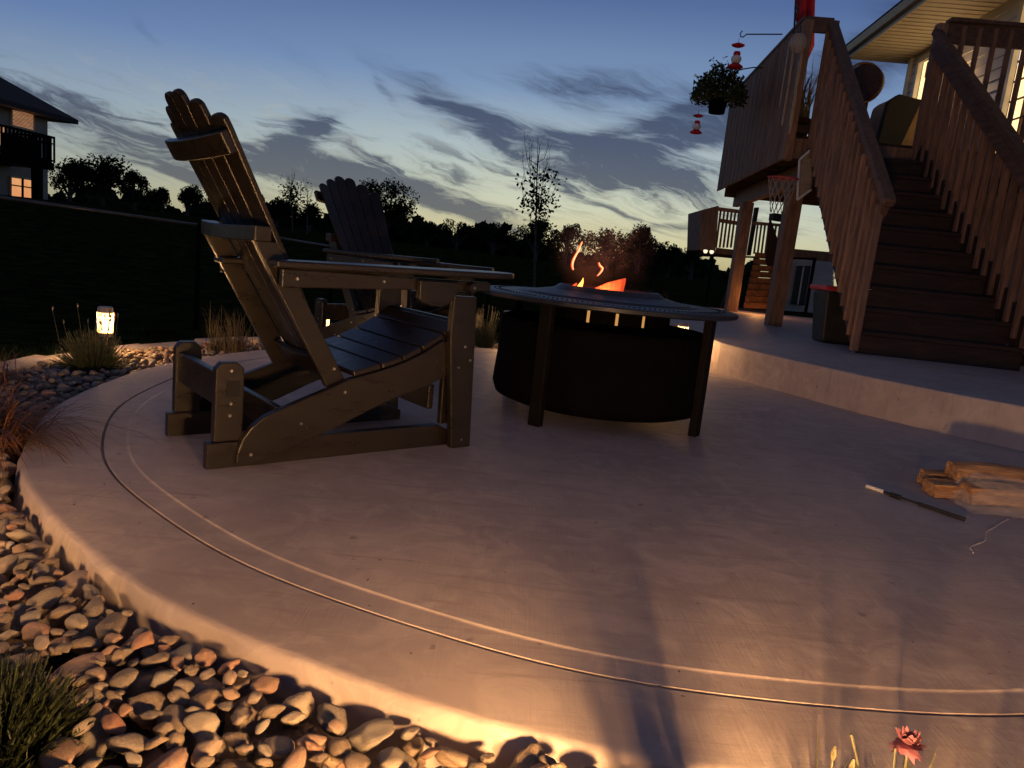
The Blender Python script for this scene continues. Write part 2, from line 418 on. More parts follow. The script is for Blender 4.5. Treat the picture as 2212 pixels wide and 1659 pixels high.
# ------------------------------------------------------------------ river stones
def stone_mesh(i, sub=3):
    bm = bmesh.new(); bmesh.ops.create_icosphere(bm, subdivisions=sub, radius=1)
    rr_ = random.Random(100 + i)
    ph = [Vector((rr_.uniform(-1, 1), rr_.uniform(-1, 1), rr_.uniform(-1, 1))).normalized() for _ in range(7)]
    am = [rr_.uniform(.1, .34) for _ in range(7)]; cut = [rr_.uniform(.62, .92) for _ in range(7)]
    fx = [rr_.uniform(0, 6) for _ in range(6)]
    for v in bm.verts:
        p = v.co.normalized(); s_ = 1.0
        for d_, c_ in zip(ph, cut):                        # flattened facets with soft edges
            k = p.dot(d_)
            if k > c_ * .74: s_ = min(s_, 1.0 - .9 * (k - c_ * .74))
        q = p * s_
        s2 = 1 + .05 * math.sin(3 * p.x + fx[0]) * math.sin(3.3 * p.y + fx[1]) + .05 * math.sin(5 * p.z + fx[2] + 2 * p.x) + .02 * math.sin(11 * p.x + fx[3]) * math.sin(9 * p.y + fx[4]) \
            + .012 * math.sin(21 * p.z + fx[5]) * math.sin(19 * p.x + fx[1])
        v.co = q * s2
    me = bpy.data.meshes.new('stone'); bm.to_mesh(me); bm.free(); me.materials.append(M_stone)
    me.polygons.foreach_set('use_smooth', [True] * len(me.polygons)); return me
SM = [stone_mesh(i) for i in range(14)]
lo = [stone_mesh(i, 2) for i in range(8)]
LOV = [np.array([v.co[:] for v in me.vertices]) for me in lo]; LOF = [[tuple(p.vertices) for p in me.polygons] for me in lo]
for me in lo: bpy.data.meshes.remove(me)
GS = .008; GX0, GY0 = -3.6, -.2; GNX, GNY = int(8.2 / GS), int(8.0 / GS)
HM = np.full((GNX, GNY), -.160, dtype=np.float32)
gx = GX0 + (np.arange(GNX) + .5) * GS; gy = GY0 + (np.arange(GNY) + .5) * GS
RR2 = np.hypot(gx[:, None] - CX, gy[None, :] - CY)
TH = np.degrees(np.arctan2(gy[None, :] - CY, gx[:, None] - CX)) % 360
HM += (.105 * np.clip((203 - TH) / 25, 0, 1) + .035 * np.clip((TH - 246) / 14, 0, 1)).astype(np.float32)
HM[RR2 < R_OUT + .012] = .03; HM[RR2 > 3.13] = 0.10
del RR2
nr = np.random.RandomState(5)
plants_xy = [(-2.27, 3.95, .17), (-1.90, 4.85, .12), (-.76, 1.04, .12), (-1.80, 2.45, .08), (-.28, 6.5, .12)]
stones = []
def rot_np(a_, b_, c_):
    return np.array(Matrix.Rotation(c_, 3, 'Z') @ Matrix.Rotation(a_, 3, 'X') @ Matrix.Rotation(b_, 3, 'Y'))
def visible(x, y, mrg=70):
    u, v, d_ = pix((x, y, -.05)); return d_ > .2 and -mrg < u < 2212 + mrg and 300 < v < 1659 + mrg * 1.6
def place(n_try, size_fn, count, region):
    done = 0; fails = 0
    while done < count and fails < 4000:
        A = size_fn(); B = A * nr.uniform(.58, .92); C_ = A * nr.uniform(.40, .74)
        best = None
        for _ in range(n_try):
            x, y = region()
            if not visible(x, y) or any(math.hypot(x - px_, y - py_) < pr_ for px_, py_, pr_ in plants_xy): continue
            Rm = (A + B) / 2; i0 = int((x - GX0) / GS); j0 = int((y - GY0) / GS); k = max(1, int(Rm / GS))
            if i0 - k < 0 or j0 - k < 0 or i0 + k >= GNX or j0 + k >= GNY: continue
            ii = np.arange(-k, k + 1); dd = (ii[:, None] ** 2 + ii[None, :] ** 2) * GS * GS / (Rm * Rm); ok = dd < 1
            prof_ = np.where(ok, C_ * np.sqrt(np.clip(1 - dd, 0, 1)), -1)
            sub = HM[i0 - k:i0 + k + 1, j0 - k:j0 + k + 1]
            z0 = float(np.where(ok, sub + prof_ * .8, -9).max())
            sc_ = z0
            if best is None or sc_ < best[0]: best = (sc_, x, y, z0, i0, j0, k, ok, prof_)
        if best is None: fails += 1; continue
        _, x, y, z0, i0, j0, k, ok, prof_ = best
        ta_ = math.degrees(math.atan2(y - CY, x - CX)) % 360
        if z0 + C_ > (.022 if ta_ > 258 else -.010 if ta_ > 200 else .03): fails += 1; continue
        sub = HM[i0 - k:i0 + k + 1, j0 - k:j0 + k + 1]
        sub[ok] = np.maximum(sub[ok], z0 + prof_[ok] * .85)
        stones.append((x, y, z0 - .12 * C_, A, B, C_, nr.uniform(-.5, .5), nr.uniform(-.5, .5), nr.uniform(0, 6.28), nr.rand()))
        done += 1
def reg(a0, a1, ra=R_OUT + .05, rb=3.10):
    def f():
        t_ = nr.uniform(a0, a1); r_ = math.sqrt(nr.uniform(ra * ra, rb * rb)); return CX + r_ * math.cos(t_), CY + r_ * math.sin(t_)
    return f
near = reg(R(205), R(285)); farr = reg(R(95), R(207))
place(6, lambda: nr.uniform(.058, .080), 54, near)
place(8, lambda: nr.uniform(.040, .056), 150, near)
place(10, lambda: nr.uniform(.028, .040), 260, near)
place(12, lambda: nr.uniform(.016, .028), 170, near)
place(6, lambda: nr.uniform(.034, .048), 110, farr)
place(8, lambda: nr.uniform(.024, .036), 420, farr)
place(8, lambda: nr.uniform(.018, .026), 520, farr)
def shown(s_):
    u, v, d_ = pix(s_[:3]); inside = -30 < u < 2242 and v < 1690
    return (s_[3] / d_) * (1 if inside else .2) * (1 if s_[2] > -.095 else .6)
stones.sort(key=shown, reverse=True)
for i, (x, y, z, A, B, C_, t1, t2, t3, tn) in enumerate(stones[:298]):
    me = SM[i % len(SM)]
    o = bpy.data.objects.new('stone', me); col.objects.link(o); o.parent = bed_o
    o.location = (x, y, z); o.rotation_euler = (t1, t2, t3); o.scale = (A, B, C_)
mb = MB(); tints = []
for i, (x, y, z, A, B, C_, t1, t2, t3, tn) in enumerate(stones[298:]):
    k = i % len(LOV); P = (LOV[k] * np.array([A, B, C_])) @ rot_np(t1, t2, t3).T + np.array([x, y, z])
    oo = len(mb.v); mb.v += list(map(tuple, P)); mb.f += [tuple(q + oo for q in f_) for f_ in LOF[k]]; tints += [tn] * len(P)
o = mb.build('pebbles', M_stone, bed_o, smooth_=True, kind='stuff')
at_ = o.data.attributes.new('tint', 'FLOAT', 'POINT'); at_.data.foreach_set('value', tints)

gm = stone_mesh(99, 1); GV = np.array([v.co[:] for v in gm.vertices]); GF = [tuple(p.vertices) for p in gm.polygons]; bpy.data.meshes.remove(gm)
mb = MB(); tints = []; tries = 0
while len(tints) < 2600 * len(GV) and tries < 60000:
    tries += 1; x, y = (near if tries % 3 else farr)()
    if not visible(x, y, 10): continue
    i0, j0 = int((x - GX0) / GS), int((y - GY0) / GS); z = float(HM[i0, j0])
    if z > -.05: continue
    A = nr.uniform(.004, .0105); P = (GV * np.array([A, A * .8, A * .6])) @ rot_np(nr.uniform(-1, 1), nr.uniform(-1, 1), nr.uniform(0, 6)).T + np.array([x, y, z + A * .3])
    oo = len(mb.v); mb.v += list(map(tuple, P)); mb.f += [tuple(q + oo for q in f_) for f_ in GF]; tints += [nr.rand()] * len(P)
o = mb.build('grit', M_stone, bed_o, smooth_=True, kind='stuff'); at_ = o.data.attributes.new('tint', 'FLOAT', 'POINT'); at_.data.foreach_set('value', tints)
mb = MB(); rr_ = random.Random(8)
for _ in range(60):                                         # dry leaf crumbs and grit blown onto the slab
    a_ = rr_.uniform(R(190), R(330)); r_ = R_OUT - .02 - abs(rr_.gauss(0, .45)); x, y = CX + r_ * math.cos(a_), CY + r_ * math.sin(a_)
    s_ = rr_.uniform(.002, .006); t_ = rr_.uniform(0, 6.28); e1 = Vector((math.cos(t_), math.sin(t_), .1)) * s_; e2 = Vector((-math.sin(t_), math.cos(t_), .25)) * s_ * .45; c = Vector((x, y, .0065))
    mb.add([c - e1, c + e2, c + e1, c - e2 + Vector((0, 0, .001))], [(0, 1, 2, 3)])
o = mb.build('leaf_litter', M_bark, kind='stuff'); o['label'] = 'small dry leaf crumbs scattered on the patio concrete'

# ------------------------------------------------------------------ Adirondack glider chair
def make_chair(label):
    t = thing('adirondack_chair', label, 'chair', group='adirondack chairs round the fire pit')
    W = .47
    def flat(pts, w0, th, name, bev=.004):          # board lying in a vertical s-z plane
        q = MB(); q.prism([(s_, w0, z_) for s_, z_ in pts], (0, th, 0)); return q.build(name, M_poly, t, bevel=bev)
    def arc(cx_, cz_, r_, a0, a1, n_=8): return [(cx_ + r_ * math.cos(R(a0 + (a1 - a0) * i / n_)), cz_ + r_ * math.sin(R(a0 + (a1 - a0) * i / n_))) for i in range(n_ + 1)]
    for sgn, w0 in ((0, 0), (1, W)):
        def W_(a_, th):                               # a_: distance from the outer face inwards
            return a_ if sgn == 0 else W - a_ - th
        flat([(-.01, 0), (.99, 0), (.99, .045), (.90, .088), (-.01, .09)], W_(0.0, .038), .038, 'runner')
        flat([(.012, .092), (.012, .335), (.030, .357), (.082, .357), (.104, .335), (.106, .20), (.104, .092)], W_(.002, .036), .036, 'rear_post')
        q = MB(); q.box((.068, W_(-.002, .003) + .0015, .27), (.042, .003, .05)); q.build('link_slot', M_hole, t)
        st = [(.076, .024), (.080, .062), (.095, .105), (.125, .145), (.170, .178), (.245, .208), (.33, .240), (.392, .262), (.471, .295), (.60, .325), (.69, .350), (.775, .386), (.872, .440),
              (.905, .40), (.905, .30), (.80, .255), (.684, .222), (.56, .175), (.434, .120), (.34, .086), (.22, .042), (.15, .020), (.09, .012)]
        flat(st, W_(-.030, .030), .030, 'seat_side')
        flat([(.925, .004), (1.02, .004), (.998, .40), (.985, .615), (.875, .615), (.875, .44)], W_(-.062, .031), .031, 'front_post')
        flat([(.905, .092), (.95, .092), (.94, .45), (.895, .45)], W_(.0, .026), .026, 'inner_post')
        flat([(.19, .612), (1.05, .640), (1.05, .674), (.19, .674)], W_(-.058, .026), .026, 'arm_rail')
        # arm rest with a wide rounded front
        wa = -.105 if sgn == 0 else W - .075
        pl = [(.165, 0.03), (.165, .13), (.80, .155), (1.06, .165), (1.13, .150), (1.165, .115), (1.175, .08), (1.165, .045), (1.13, .012), (1.06, -.003), (.80, .0)]
        if sgn: pl = [(a_, .16 - b_) for a_, b_ in pl][::-1]
        q = MB(); q.prism([(a_, wa + b_, .676 - (.026 if sgn else 0) + (a_ - .17) * .018) for a_, b_ in pl], (0, 0, .024)); q.build('arm_rest', M_poly, t, bevel=.006)
        flat([(.70, .668), (.70, .60), (.715, .585), (.75, .575), (.80, .572), (.835, .585), (.86, .610), (.872, .645), (.872, .668)], W_(-.088, .028), .028, 'arm_bracket')
        # back brace from the seat side up to the middle crossbar
        flat([(.400, .262), (.486, .262), (.193, .755), (.115, .755)], W_(.002, .028) + (.03 if sgn else 0), .028, 'back_brace')
        # cylinder fitting at the front of the arm
        yo = W_(-.090, .03) + .015
        q = MB(); q.tube([(.94, yo - .022, .652), (.94, yo + .022, .652)], .019, 16); q.build('arm_knob', M_poly, t, bevel=.003)
        yb = (-.1, .0)
        for (bs, bz, off) in [(.422, .329, .001), (.455, .249, .031), (.295, .145, .031), (.123, .05, .031), (.971, .038, .063), (.948, .418, .063), (.978, .363, .063), (.925, .336, .063), (.241, .643, .059), (.566, .652, .059), (.94, .652, .098), (.06, .330, -.001), (.062, .22, -.001), (.06, .18, -.001)]:
            y_ = -off if sgn == 0 else W + off; y2 = y_ - .004 if sgn == 0 else y_ + .004
            q = MB(); q.tube([(bs, y_, bz), (bs, y2, bz)], [.0062, .0045], 10); q.build('bolt', M_bolt, t)
    q = MB(); q.beam((.035, .038, .265), (.035, W - .038, .265), .026, .11); q.build('rear_rail', M_poly, t, bevel=.004)
    q = MB(); q.beam((.225, .0, .155), (.225, W, .155), .026, .095); q.build('cross_rail', M_poly, t, bevel=.004)
    q = MB(); q.beam((.87, .03, .20), (.87, W - .03, .20), .026, .10); q.build('front_rail', M_poly, t, bevel=.004)
    # seat slats: follow the top of the seat sides and roll over the front
    top = [(.485, .302), (.60, .330), (.69, .356), (.775, .393), (.872, .448), (.935, .494), (.985, .490)]
    for (s0, z0), (s1, z1) in zip(top[:-1], top[1:]):
        d_ = Vector((s1 - s0, 0, z1 - z0)); L_ = d_.length; d_.normalize(); n_ = Vector((-d_.z, 0, d_.x))
        a_ = Vector((s0, 0, z0)) + d_ * .004; b_ = Vector((s1, 0, z1)) - d_ * .004
        pts = [a_, b_, b_ + n_ * .022, a_ + n_ * .022]
        q = MB(); q.prism([(p.x, -.030, p.z) for p in pts], (0, W + .06, 0)); q.build('seat_slat', M_poly, t, bevel=.005)
    # fanned, dished back of six slats
    T = Vector((-.5, 0, .866)); Nf = Vector((.866, 0, .5)); P0 = Vector((.445, W / 2 + .012, .275))
    Ls = [.96, 1.015, 1.055, 1.055, 1.015, .96]
    for i in range(6):
        k = i - 2.5; cb, ct = k * .0590, k * .0885
        wb, wt = .0575, .0872; Lz = Ls[i]; fb = .012 * k * k / 6.25 * 2; ft = .055 * k * k / 6.25
        out = []
        for (f_, hw) in ((0, .5), (.5, .5), (.93, .5)):
            out.append((f_, hw))
        def P(f_, lat):                            # f_ along, lat in slat widths
            cen = cb + (ct - cb) * f_; wd = wb + (wt - wb) * f_
            yaw = math.atan(.045 * k)              # each slat turns towards the sitter
            kk = k + lat * .95; fo = (.0020 + .0016 * f_) * kk * kk
            return P0 + T * (f_ * Lz) + Vector((0, 1, 0)) * (cen + lat * wd) + Nf * fo
        ring = [(0, -.5), (.3, -.5), (.6, -.5), (.95, -.5)]
        for j in range(1, 8):
            an = math.pi * (1 - j / 8); ring.append((.967 + .033 * math.sin(an), .5 * math.cos(an)))
        ring += [(.95, .5), (.6, .5), (.3, .5), (0, .5)]
        q = MB(); q.prism([P(f_, la) for f_, la in ring], Nf * .02); q.build('back_slat', M_poly, t, bevel=.004)
    def curved(zc, half, hgt, thick, bow, name, tilt=True, push=0):
        # bar behind the back, bowed to follow it
        f_ = (zc - .275) / .866; c_ = P0 + T * f_; q = MB(); n_ = 10; A_ = []
        up_ = T if tilt else Vector((0, 0, 1)); nn = Nf if tilt else Vector((1, 0, 0))
        for j in range(n_ + 1):
            x_ = (j / n_ * 2 - 1); w_ = x_ * half
            b_ = c_ + Vector((0, w_, 0)) + Nf * (bow * x_ * x_ - .003 - push)
            A_.append((b_, b_ - nn * (thick * (1 - .25 * x_ * x_))))
        vs = []
        for fr, bk in A_: vs += [fr - up_ * hgt / 2, fr + up_ * hgt / 2, bk + up_ * hgt / 2, bk - up_ * hgt / 2]
        fs = [(0, 3, 2, 1), (4 * n_, 4 * n_ + 1, 4 * n_ + 2, 4 * n_ + 3)]
        for j in range(n_):
            for e in range(4):
                e2 = (e + 1) % 4; fs.append((4 * j + e, 4 * j + e2, 4 * j + 4 + e2, 4 * j + 4 + e))
        q.add(vs, fs); q.build(name, M_poly, t, bevel=.004)
    curved(1.035, .285, .070, .036, .024, 'top_crossbar')
    curved(.772, .262, .050, .075, .014, 'middle_crossbar', tilt=False)
    curved(.335, .185, .075, .026, .012, 'lower_crossbar')
    return t
ch1 = make_chair('near adirondack glider chair with tall slatted back, seen from behind left of the fire pit')
ch1.location = (-.956, 2.321, 0); ch1.rotation_euler = (0, 0, math.atan2(.65514, .7555))
ch2 = copy_tree(ch1); ch2['label'] = 'far adirondack glider chair facing the camera beyond the arm of the near chair'
ch2.location = (-1.42, 5.10, 0); ch2.rotation_euler = (0, 0, R(-38))

# ------------------------------------------------------------------ round fire pit table
PX, PY = .455, 3.93
pit = thing('fire_pit', 'round black fire pit table with raised steel lid ring and burning wood', 'fire pit', (PX, PY, 0))
q = MB(); q.lathe([(.45, .617), (.62, .614), (.655, .612), (.668, .606), (.668, .590), (.655, .584), (.60, .588), (.36, .592)], 128); o = q.build('table_rim', M_top, pit, smooth_=True)
o.modifiers.new('es', 'EDGE_SPLIT').split_angle = R(32)
q = MB(); q.lathe([(.47, .6175), (.462, .622), (.452, .622), (.445, .619), (.430, .619), (.424, .624), (.40, .627), (.33, .640), (.305, .645), (.300, .643), (.296, .644), (.262, .668), (.250, .669), (.244, .663), (.244, .60)], 128)
o = q.build('raised_ring', M_top, pit, smooth_=True); o.modifiers.new('es', 'EDGE_SPLIT').split_angle = R(32)
q = MB()
for k in range(150):
    for rr_ in (.575, .60):
        a_ = 2 * math.pi * (k + (.5 if rr_ > .58 else 0)) / 150; q.box((rr_ * math.cos(a_), rr_ * math.sin(a_), .6165 - (rr_ - .56) * .03), (.006, .007, .003), Matrix.Rotation(a_, 3, 'Z'))
q.build('rim_perforation', M_hole, pit, kind='stuff')
q = MB(); q.lathe([(.53, .485), (.545, .48), (.552, .44), (.550, .30), (.560, .18), (.562, .13), (.545, .085), (.50, .068), (.05, .06)], 96); q.build('side_drum', M_black, pit, smooth_=True)
# burn bowl with vertical air slots open to the embers
q = MB(); RB = .335; nseg = 60; zs = (.30, .505, .578, .60)
slots = {}
for k in range(nseg):
    a0, a1 = 2 * math.pi * k / nseg, 2 * math.pi * (k + 1) / nseg
    f_open = (k % 4 == 1) and (R(236) < a0 < R(300))
    for zi in range(3):
        def seg(b0, b1, z0, z1):
            q.add([(RB * math.cos(b0), RB * math.sin(b0), z0), (RB * math.cos(b1), RB * math.sin(b1), z0), (RB * math.cos(b1), RB * math.sin(b1), z1), (RB * math.cos(b0), RB * math.sin(b0), z1)], [(0, 1, 2, 3)])
        if f_open and zi == 1:
            gp = .0145 / RB; mid = (a0 + a1) / 2; seg(a0, mid - gp / 2, zs[1], zs[2]); seg(mid + gp / 2, a1, zs[1], zs[2])
        else: seg(a0, a1, zs[zi], zs[zi + 1])
q.build('burn_bowl', M_black, pit)
for k, (lx, ly) in enumerate([(.130, 3.455), (.925, 3.60), (.78, 4.40), (-.015, 4.255)]):
    a_ = math.atan2(ly - PY, lx - PX); q = MB(); tt = MB()
    c_ = Vector((lx - PX, ly - PY, 0)); Mz = Matrix.Rotation(a_, 3, 'Z')
    q.box(c_ + Vector((0, 0, .293)), (.040, .066, .586), Mz); q.build('leg', M_leg, pit, bevel=.006)
M_ember = emission('ember_bed', (1.0, .16, .02), 5.0, (14, (1, 1, 1), (.35, .02, .004)))
q = MB(); q.lathe([(.001, .60), (.10, .595), (.20, .585), (.238, .575)], 48); q.build('ember_bed', M_ember, pit, smooth_=True)
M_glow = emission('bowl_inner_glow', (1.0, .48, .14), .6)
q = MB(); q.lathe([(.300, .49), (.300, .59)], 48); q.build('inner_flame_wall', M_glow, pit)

# burning split log sticking up over the rim, logs below
M_hotlog = mat('burning_log_wood', (.30, .10, .05), .8, var=.3, scale=8, stretch=(9, 9, 2), bump=.5, emit=(1.0, .085, .025), estr=.75)
def p_at(u, v, Y): return at_y(u, v, Y)
Yl = 3.92
pts = [p_at(1283, 628, Yl), p_at(1285, 622, Yl), p_at(1312, 610, Yl), p_at(1345, 602, Yl), p_at(1344, 612, Yl), p_at(1337, 640, Yl), p_at(1300, 637, Yl)]
q = MB(); q.prism(pts, (.03, .09, .004)); tag(q.build('split_log', M_hotlog, bevel=.004), 'glowing red wedge of split log leaning up out of the fire pit', 'log')
for k, (ax, ay, bx, by) in enumerate([(-.17, -.05, .10, .12), (.02, -.12, .16, .10)]):
    q = MB(); q.tube([(PX + ax, PY + ay, .605), (PX + (ax + bx) / 2, PY + (ay + by) / 2, .62), (PX + bx, PY + by, .61)], .03, 7)
    tag(q.build('burning_log', M_hotlog), ['glowing log lying across the left of the ember bed', 'glowing log lying on the ember bed behind the wedge'][k], 'log')
M_fl = emission('flame_yellow', (1.0, .36, .07), 3.6); M_flr = emission('flame_red', (1.0, .09, .02), 1.6)
M_trail = emission('spark_trail', (1.0, .34, .14), 2.6); M_trailr = emission('spark_trail_edge', (1.0, .10, .03), 1.1)
def flame(px_pts, rads, Y, m1, label, n=8):
    q = MB(); P_ = [p_at(u, v, Y) for u, v in px_pts]; q.tube(P_, rads, n); return tag(q.build('flame', m1, smooth_=True), label, 'flame')
flame([(1250, 628), (1252, 620), (1258, 609), (1260, 600)], [.017, .014, .007, .001], 3.93, M_fl, 'small upright yellow orange flame at the left of the fire pit opening')
flame([(1238, 626), (1240, 618), (1246, 611)], [.012, .010, .002], 3.97, M_flr, 'low dim red flame left of the yellow flame in the fire pit')
flame([(1256, 627), (1268, 626), (1282, 629)], [.004, .011, .004], 3.86, M_fl, 'flat bright flame lying low beside the glowing log wedge')
def bez(pts, n=14):
    out = []; P_ = [Vector((*p, 0)) for p in pts]; P_ = [P_[0] * 2 - P_[1]] + P_ + [P_[-1] * 2 - P_[-2]]
    for i in range(1, len(P_) - 2):
        for j in range(n):
            t_ = j / n; a_, b_, c_, d_ = P_[i - 1:i + 3]
            out.append(.5 * ((2 * b_) + (c_ - a_) * t_ + (2 * a_ - 5 * b_ + 4 * c_ - d_) * t_ ** 2 + (3 * b_ - a_ - 3 * c_ + d_) * t_ ** 3))
    out.append(P_[-2]); return [(p.x, p.y) for p in out]
def wisp(pts, r_, lab):  # light streaks of flying sparks, put in as thin glowing tubes
    c = bez(pts, 8); n_ = len(c); rs = [r_ * (.35 + .65 * math.sin(math.pi * (i + .6) / (n_ + .2))) for i in range(n_)]
    w_ = flame(c, rs, 3.9, M_trail, lab, 6); q = MB()
    q.tube([p_at(u - 2.2, v + .5, 3.915) for u, v in c], [k * 1.15 for k in rs], 6); q.build('trail_edge', M_trailr, w_)
wisp([(1258, 522), (1250, 541), (1240, 560), (1237, 573), (1239, 583)], .0044, 'tall thin curling spark trail rising over the left of the fire pit')
wisp([(1294, 567), (1297, 574), (1302, 579), (1299, 587), (1291, 596)], .0038, 'short hooked spark trail rising over the glowing log')
lt = bpy.data.lights.new('fire_light', 'POINT'); lt.energy = 17; lt.color = (1, .26, .07); lt.shadow_soft_size = .04
lo_ = bpy.data.objects.new('fire_light', lt); lo_.location = (-.02, 0, .648); lo_.parent = pit; col.objects.link(lo_)
# smoke: a small ragged cloud lit by the fire
def smoke():
    bm = bmesh.new(); bmesh.ops.create_icosphere(bm, subdivisions=3, radius=1)
    me = bpy.data.meshes.new('smoke'); bm.to_mesh(me); bm.free()
    m_ = bpy.data.materials.new('smoke_volume'); m_.use_nodes = True; t = m_.node_tree; t.nodes.clear()
    v = t.nodes.new('ShaderNodeVolumePrincipled'); o_ = t.nodes.new('ShaderNodeOutputMaterial'); t.links.new(v.outputs[0], o_.inputs['Volume'])
    v.inputs['Color'].default_value = (.75, .7, .72, 1)
    tcn = t.nodes.new('ShaderNodeTexCoord'); s_ = t.nodes.new('ShaderNodeSeparateXYZ'); t.links.new(tcn.outputs['Object'], s_.inputs[0])
    x_, y_, z_ = (X(t, s_.outputs[i]) for i in range(3))
    rr_ = (x_ * x_ + y_ * y_ + z_ * z_).op('SQRT'); f_ = smooth(t, 1.0 - rr_, 0.0, .8)
    n_ = smooth(t, noise(t, tcn.outputs['Object'], 1.9, 4, .6, 1.2), .42, .64)
    link(t, f_ * (n_ * 1.3 + .12) * .6, v.inputs['Density'])
    me.materials.append(m_); o = bpy.data.objects.new('smoke', me); col.objects.link(o); o['kind'] = 'stuff'
    o['label'] = 'faint reddish smoke drifting over the fire pit opening'
    o.location = (PX - .06, PY + .08, .88); o.scale = (.33, .24, .32)
smoke()

# ------------------------------------------------------------------ path lanterns
M_lens = emission('lantern_glow', (1.0, .62, .25), 7.0)
M_lensr = mat('lantern_lens_rib', (.9, .75, .5), .2, alpha=.5, emit=(1, .6, .22), estr=1.6)
def lantern(x, y, z, label, power=2.0):
    t = thing('path_light', label, 'garden light', (x, y, z), group='path lights round the rock bed')
    q = MB(); q.lathe([(.001, .268), (.036, .268), (.040, .264), (.042, .240), (.044, .236), (.001, .234)], 24); q.build('cap', M_cap, t, smooth_=True).modifiers.new('es', 'EDGE_SPLIT').split_angle = R(40)
    q = MB(); q.lathe([(.013, .232), (.013, .125)], 16); q.build('bulb_core', M_lens, t)
    q = MB()
    for k in range(18):
        a_ = 2 * math.pi * k / 18; c_, s_ = math.cos(a_), math.sin(a_); q.tube([(.043 * c_, .043 * s_, .234), (.038 * c_, .038 * s_, .118)], .0028, 5)
    for zz, rr_ in ((.234, .044), (.2, .0425), (.118, .039)): 
        q.lathe([(rr_ - .002, zz - .003), (rr_ + .001, zz - .003), (rr_ + .001, zz + .003), (rr_ - .002, zz + .003)], 24, closed=True)
    q.build('ribbed_lens', M_lensr, t)
    q = MB(); q.lathe([(.001, .118), (.040, .118), (.040, .098), (.030, .094), (.014, .09), (.012, -.28), (.001, -.28)], 20); q.build('stake', M_cap, t, smooth_=True).modifiers.new('es', 'EDGE_SPLIT').split_angle = R(40)
    l_ = bpy.data.lights.new('lantern_bulb', 'POINT'); l_.energy = power; l_.color = (1, .52, .20); l_.shadow_soft_size = .05
    lo2 = bpy.data.objects.new('lantern_bulb', l_); lo2.location = (0, 0, .18); lo2.parent = t; col.objects.link(lo2)
    # the bulb shines through the lens; the glass itself must not shade it
    for c_ in t.children:
        if c_.name.startswith(('bulb_core',)): pass
    lo2.location = (0, 0, .178)
    return t
lantern(-2.40, 4.28, -.02, 'lit garden path light standing behind the round lavender bush on the left', 30)
lantern(-1.46, 5.55, .0, 'lit garden path light partly hidden by the back brace of the near chair', 20)
lantern(-.10, 6.62, .02, 'lit garden path light with only its cap showing left of the fire pit drum', 20)
lantern(1.40, 6.32, .10, 'lit garden path light glimpsed under the right of the fire pit table rim', 28)
lantern(-1.56, 1.36, .03, 'lit garden path light outside the left of the frame by the ornamental grass', 46)
lantern(.30, .38, .02, 'lit garden path light outside the bottom of the frame by the flowers', 470)
lantern(2.75, 1.05, -.02, 'lit garden path light outside the right of the frame', 42)

# ------------------------------------------------------------------ plants
def blades(origin, n, hmin, hmax, spread, lean, wd, seed, droop=1.0, dirb=None):
    q = MB(); rr_ = random.Random(seed); o_ = Vector(origin)
    for _ in range(n):
        a_ = rr_.uniform(0, 6.283) if dirb is None else rr_.gauss(dirb[0], dirb[1]); b_ = o_ + Vector((rr_.uniform(-1, 1) * spread, rr_.uniform(-1, 1) * spread, 0))
        h_ = rr_.uniform(hmin, hmax); le = rr_.uniform(.2, 1) * lean * h_; d_ = Vector((math.cos(a_), math.sin(a_), 0)); sd = Vector((-d_.y, d_.x, 0)) * wd * rr_.uniform(.6, 1.2)
        pv = []
        for k in range(6):
            f_ = k / 5; p = b_ + d_ * (le * f_ ** 1.7) + Vector((0, 0, h_ * (f_ - droop * .35 * f_ ** 3 * (le / h_ + .2)))); ww = (1 - f_) ** .6
            pv += [p - sd * ww, p + sd * ww]
        q.add(pv, [(2 * k, 2 * k + 1, 2 * k + 3, 2 * k + 2) for k in range(5)])
    return q
def spiky_bush(origin, n, r_, h_, seed, leaf=.012):
    q = MB(); fl = MB(); rr_ = random.Random(seed); o_ = Vector(origin)
    for _ in range(n):
        a_ = rr_.uniform(0, 6.283); e_ = math.acos(rr_.uniform(0, 1) ** .8); d_ = Vector((math.cos(a_) * math.sin(e_), math.sin(a_) * math.sin(e_), math.cos(e_)))
        L_ = rr_.uniform(.65, 1.1); tip = o_ + Vector((d_.x * r_ * L_, d_.y * r_ * L_, d_.z * h_ * L_))
        b_ = o_ + Vector((d_.x * r_ * .2, d_.y * r_ * .2, 0)); q.tube([b_, (b_ + tip) / 2 + Vector((0, 0, .015)), tip], [.0022, .0016, .0008], 3, False)
        for k in range(9):
            f_ = rr_.uniform(.25, 1); p = b_ + (tip - b_) * f_ + Vector((0, 0, .012 * math.sin(f_ * 3))); v_ = (d_ + Vector((rr_.uniform(-1, 1), rr_.uniform(-1, 1), rr_.uniform(-.3, 1))) * .8).normalized() * leaf * rr_.uniform(.7, 1.4)
            s_ = v_.cross(Vector((rr_.uniform(-1, 1), rr_.uniform(-1, 1), 1))).normalized() * leaf * .14; q.add([p - s_, p + s_, p + v_], [(0, 1, 2)])
    return q
def plant(name, q, m_, label, cat, loc=None):
    return tag(q.build(name, m_), label, cat)
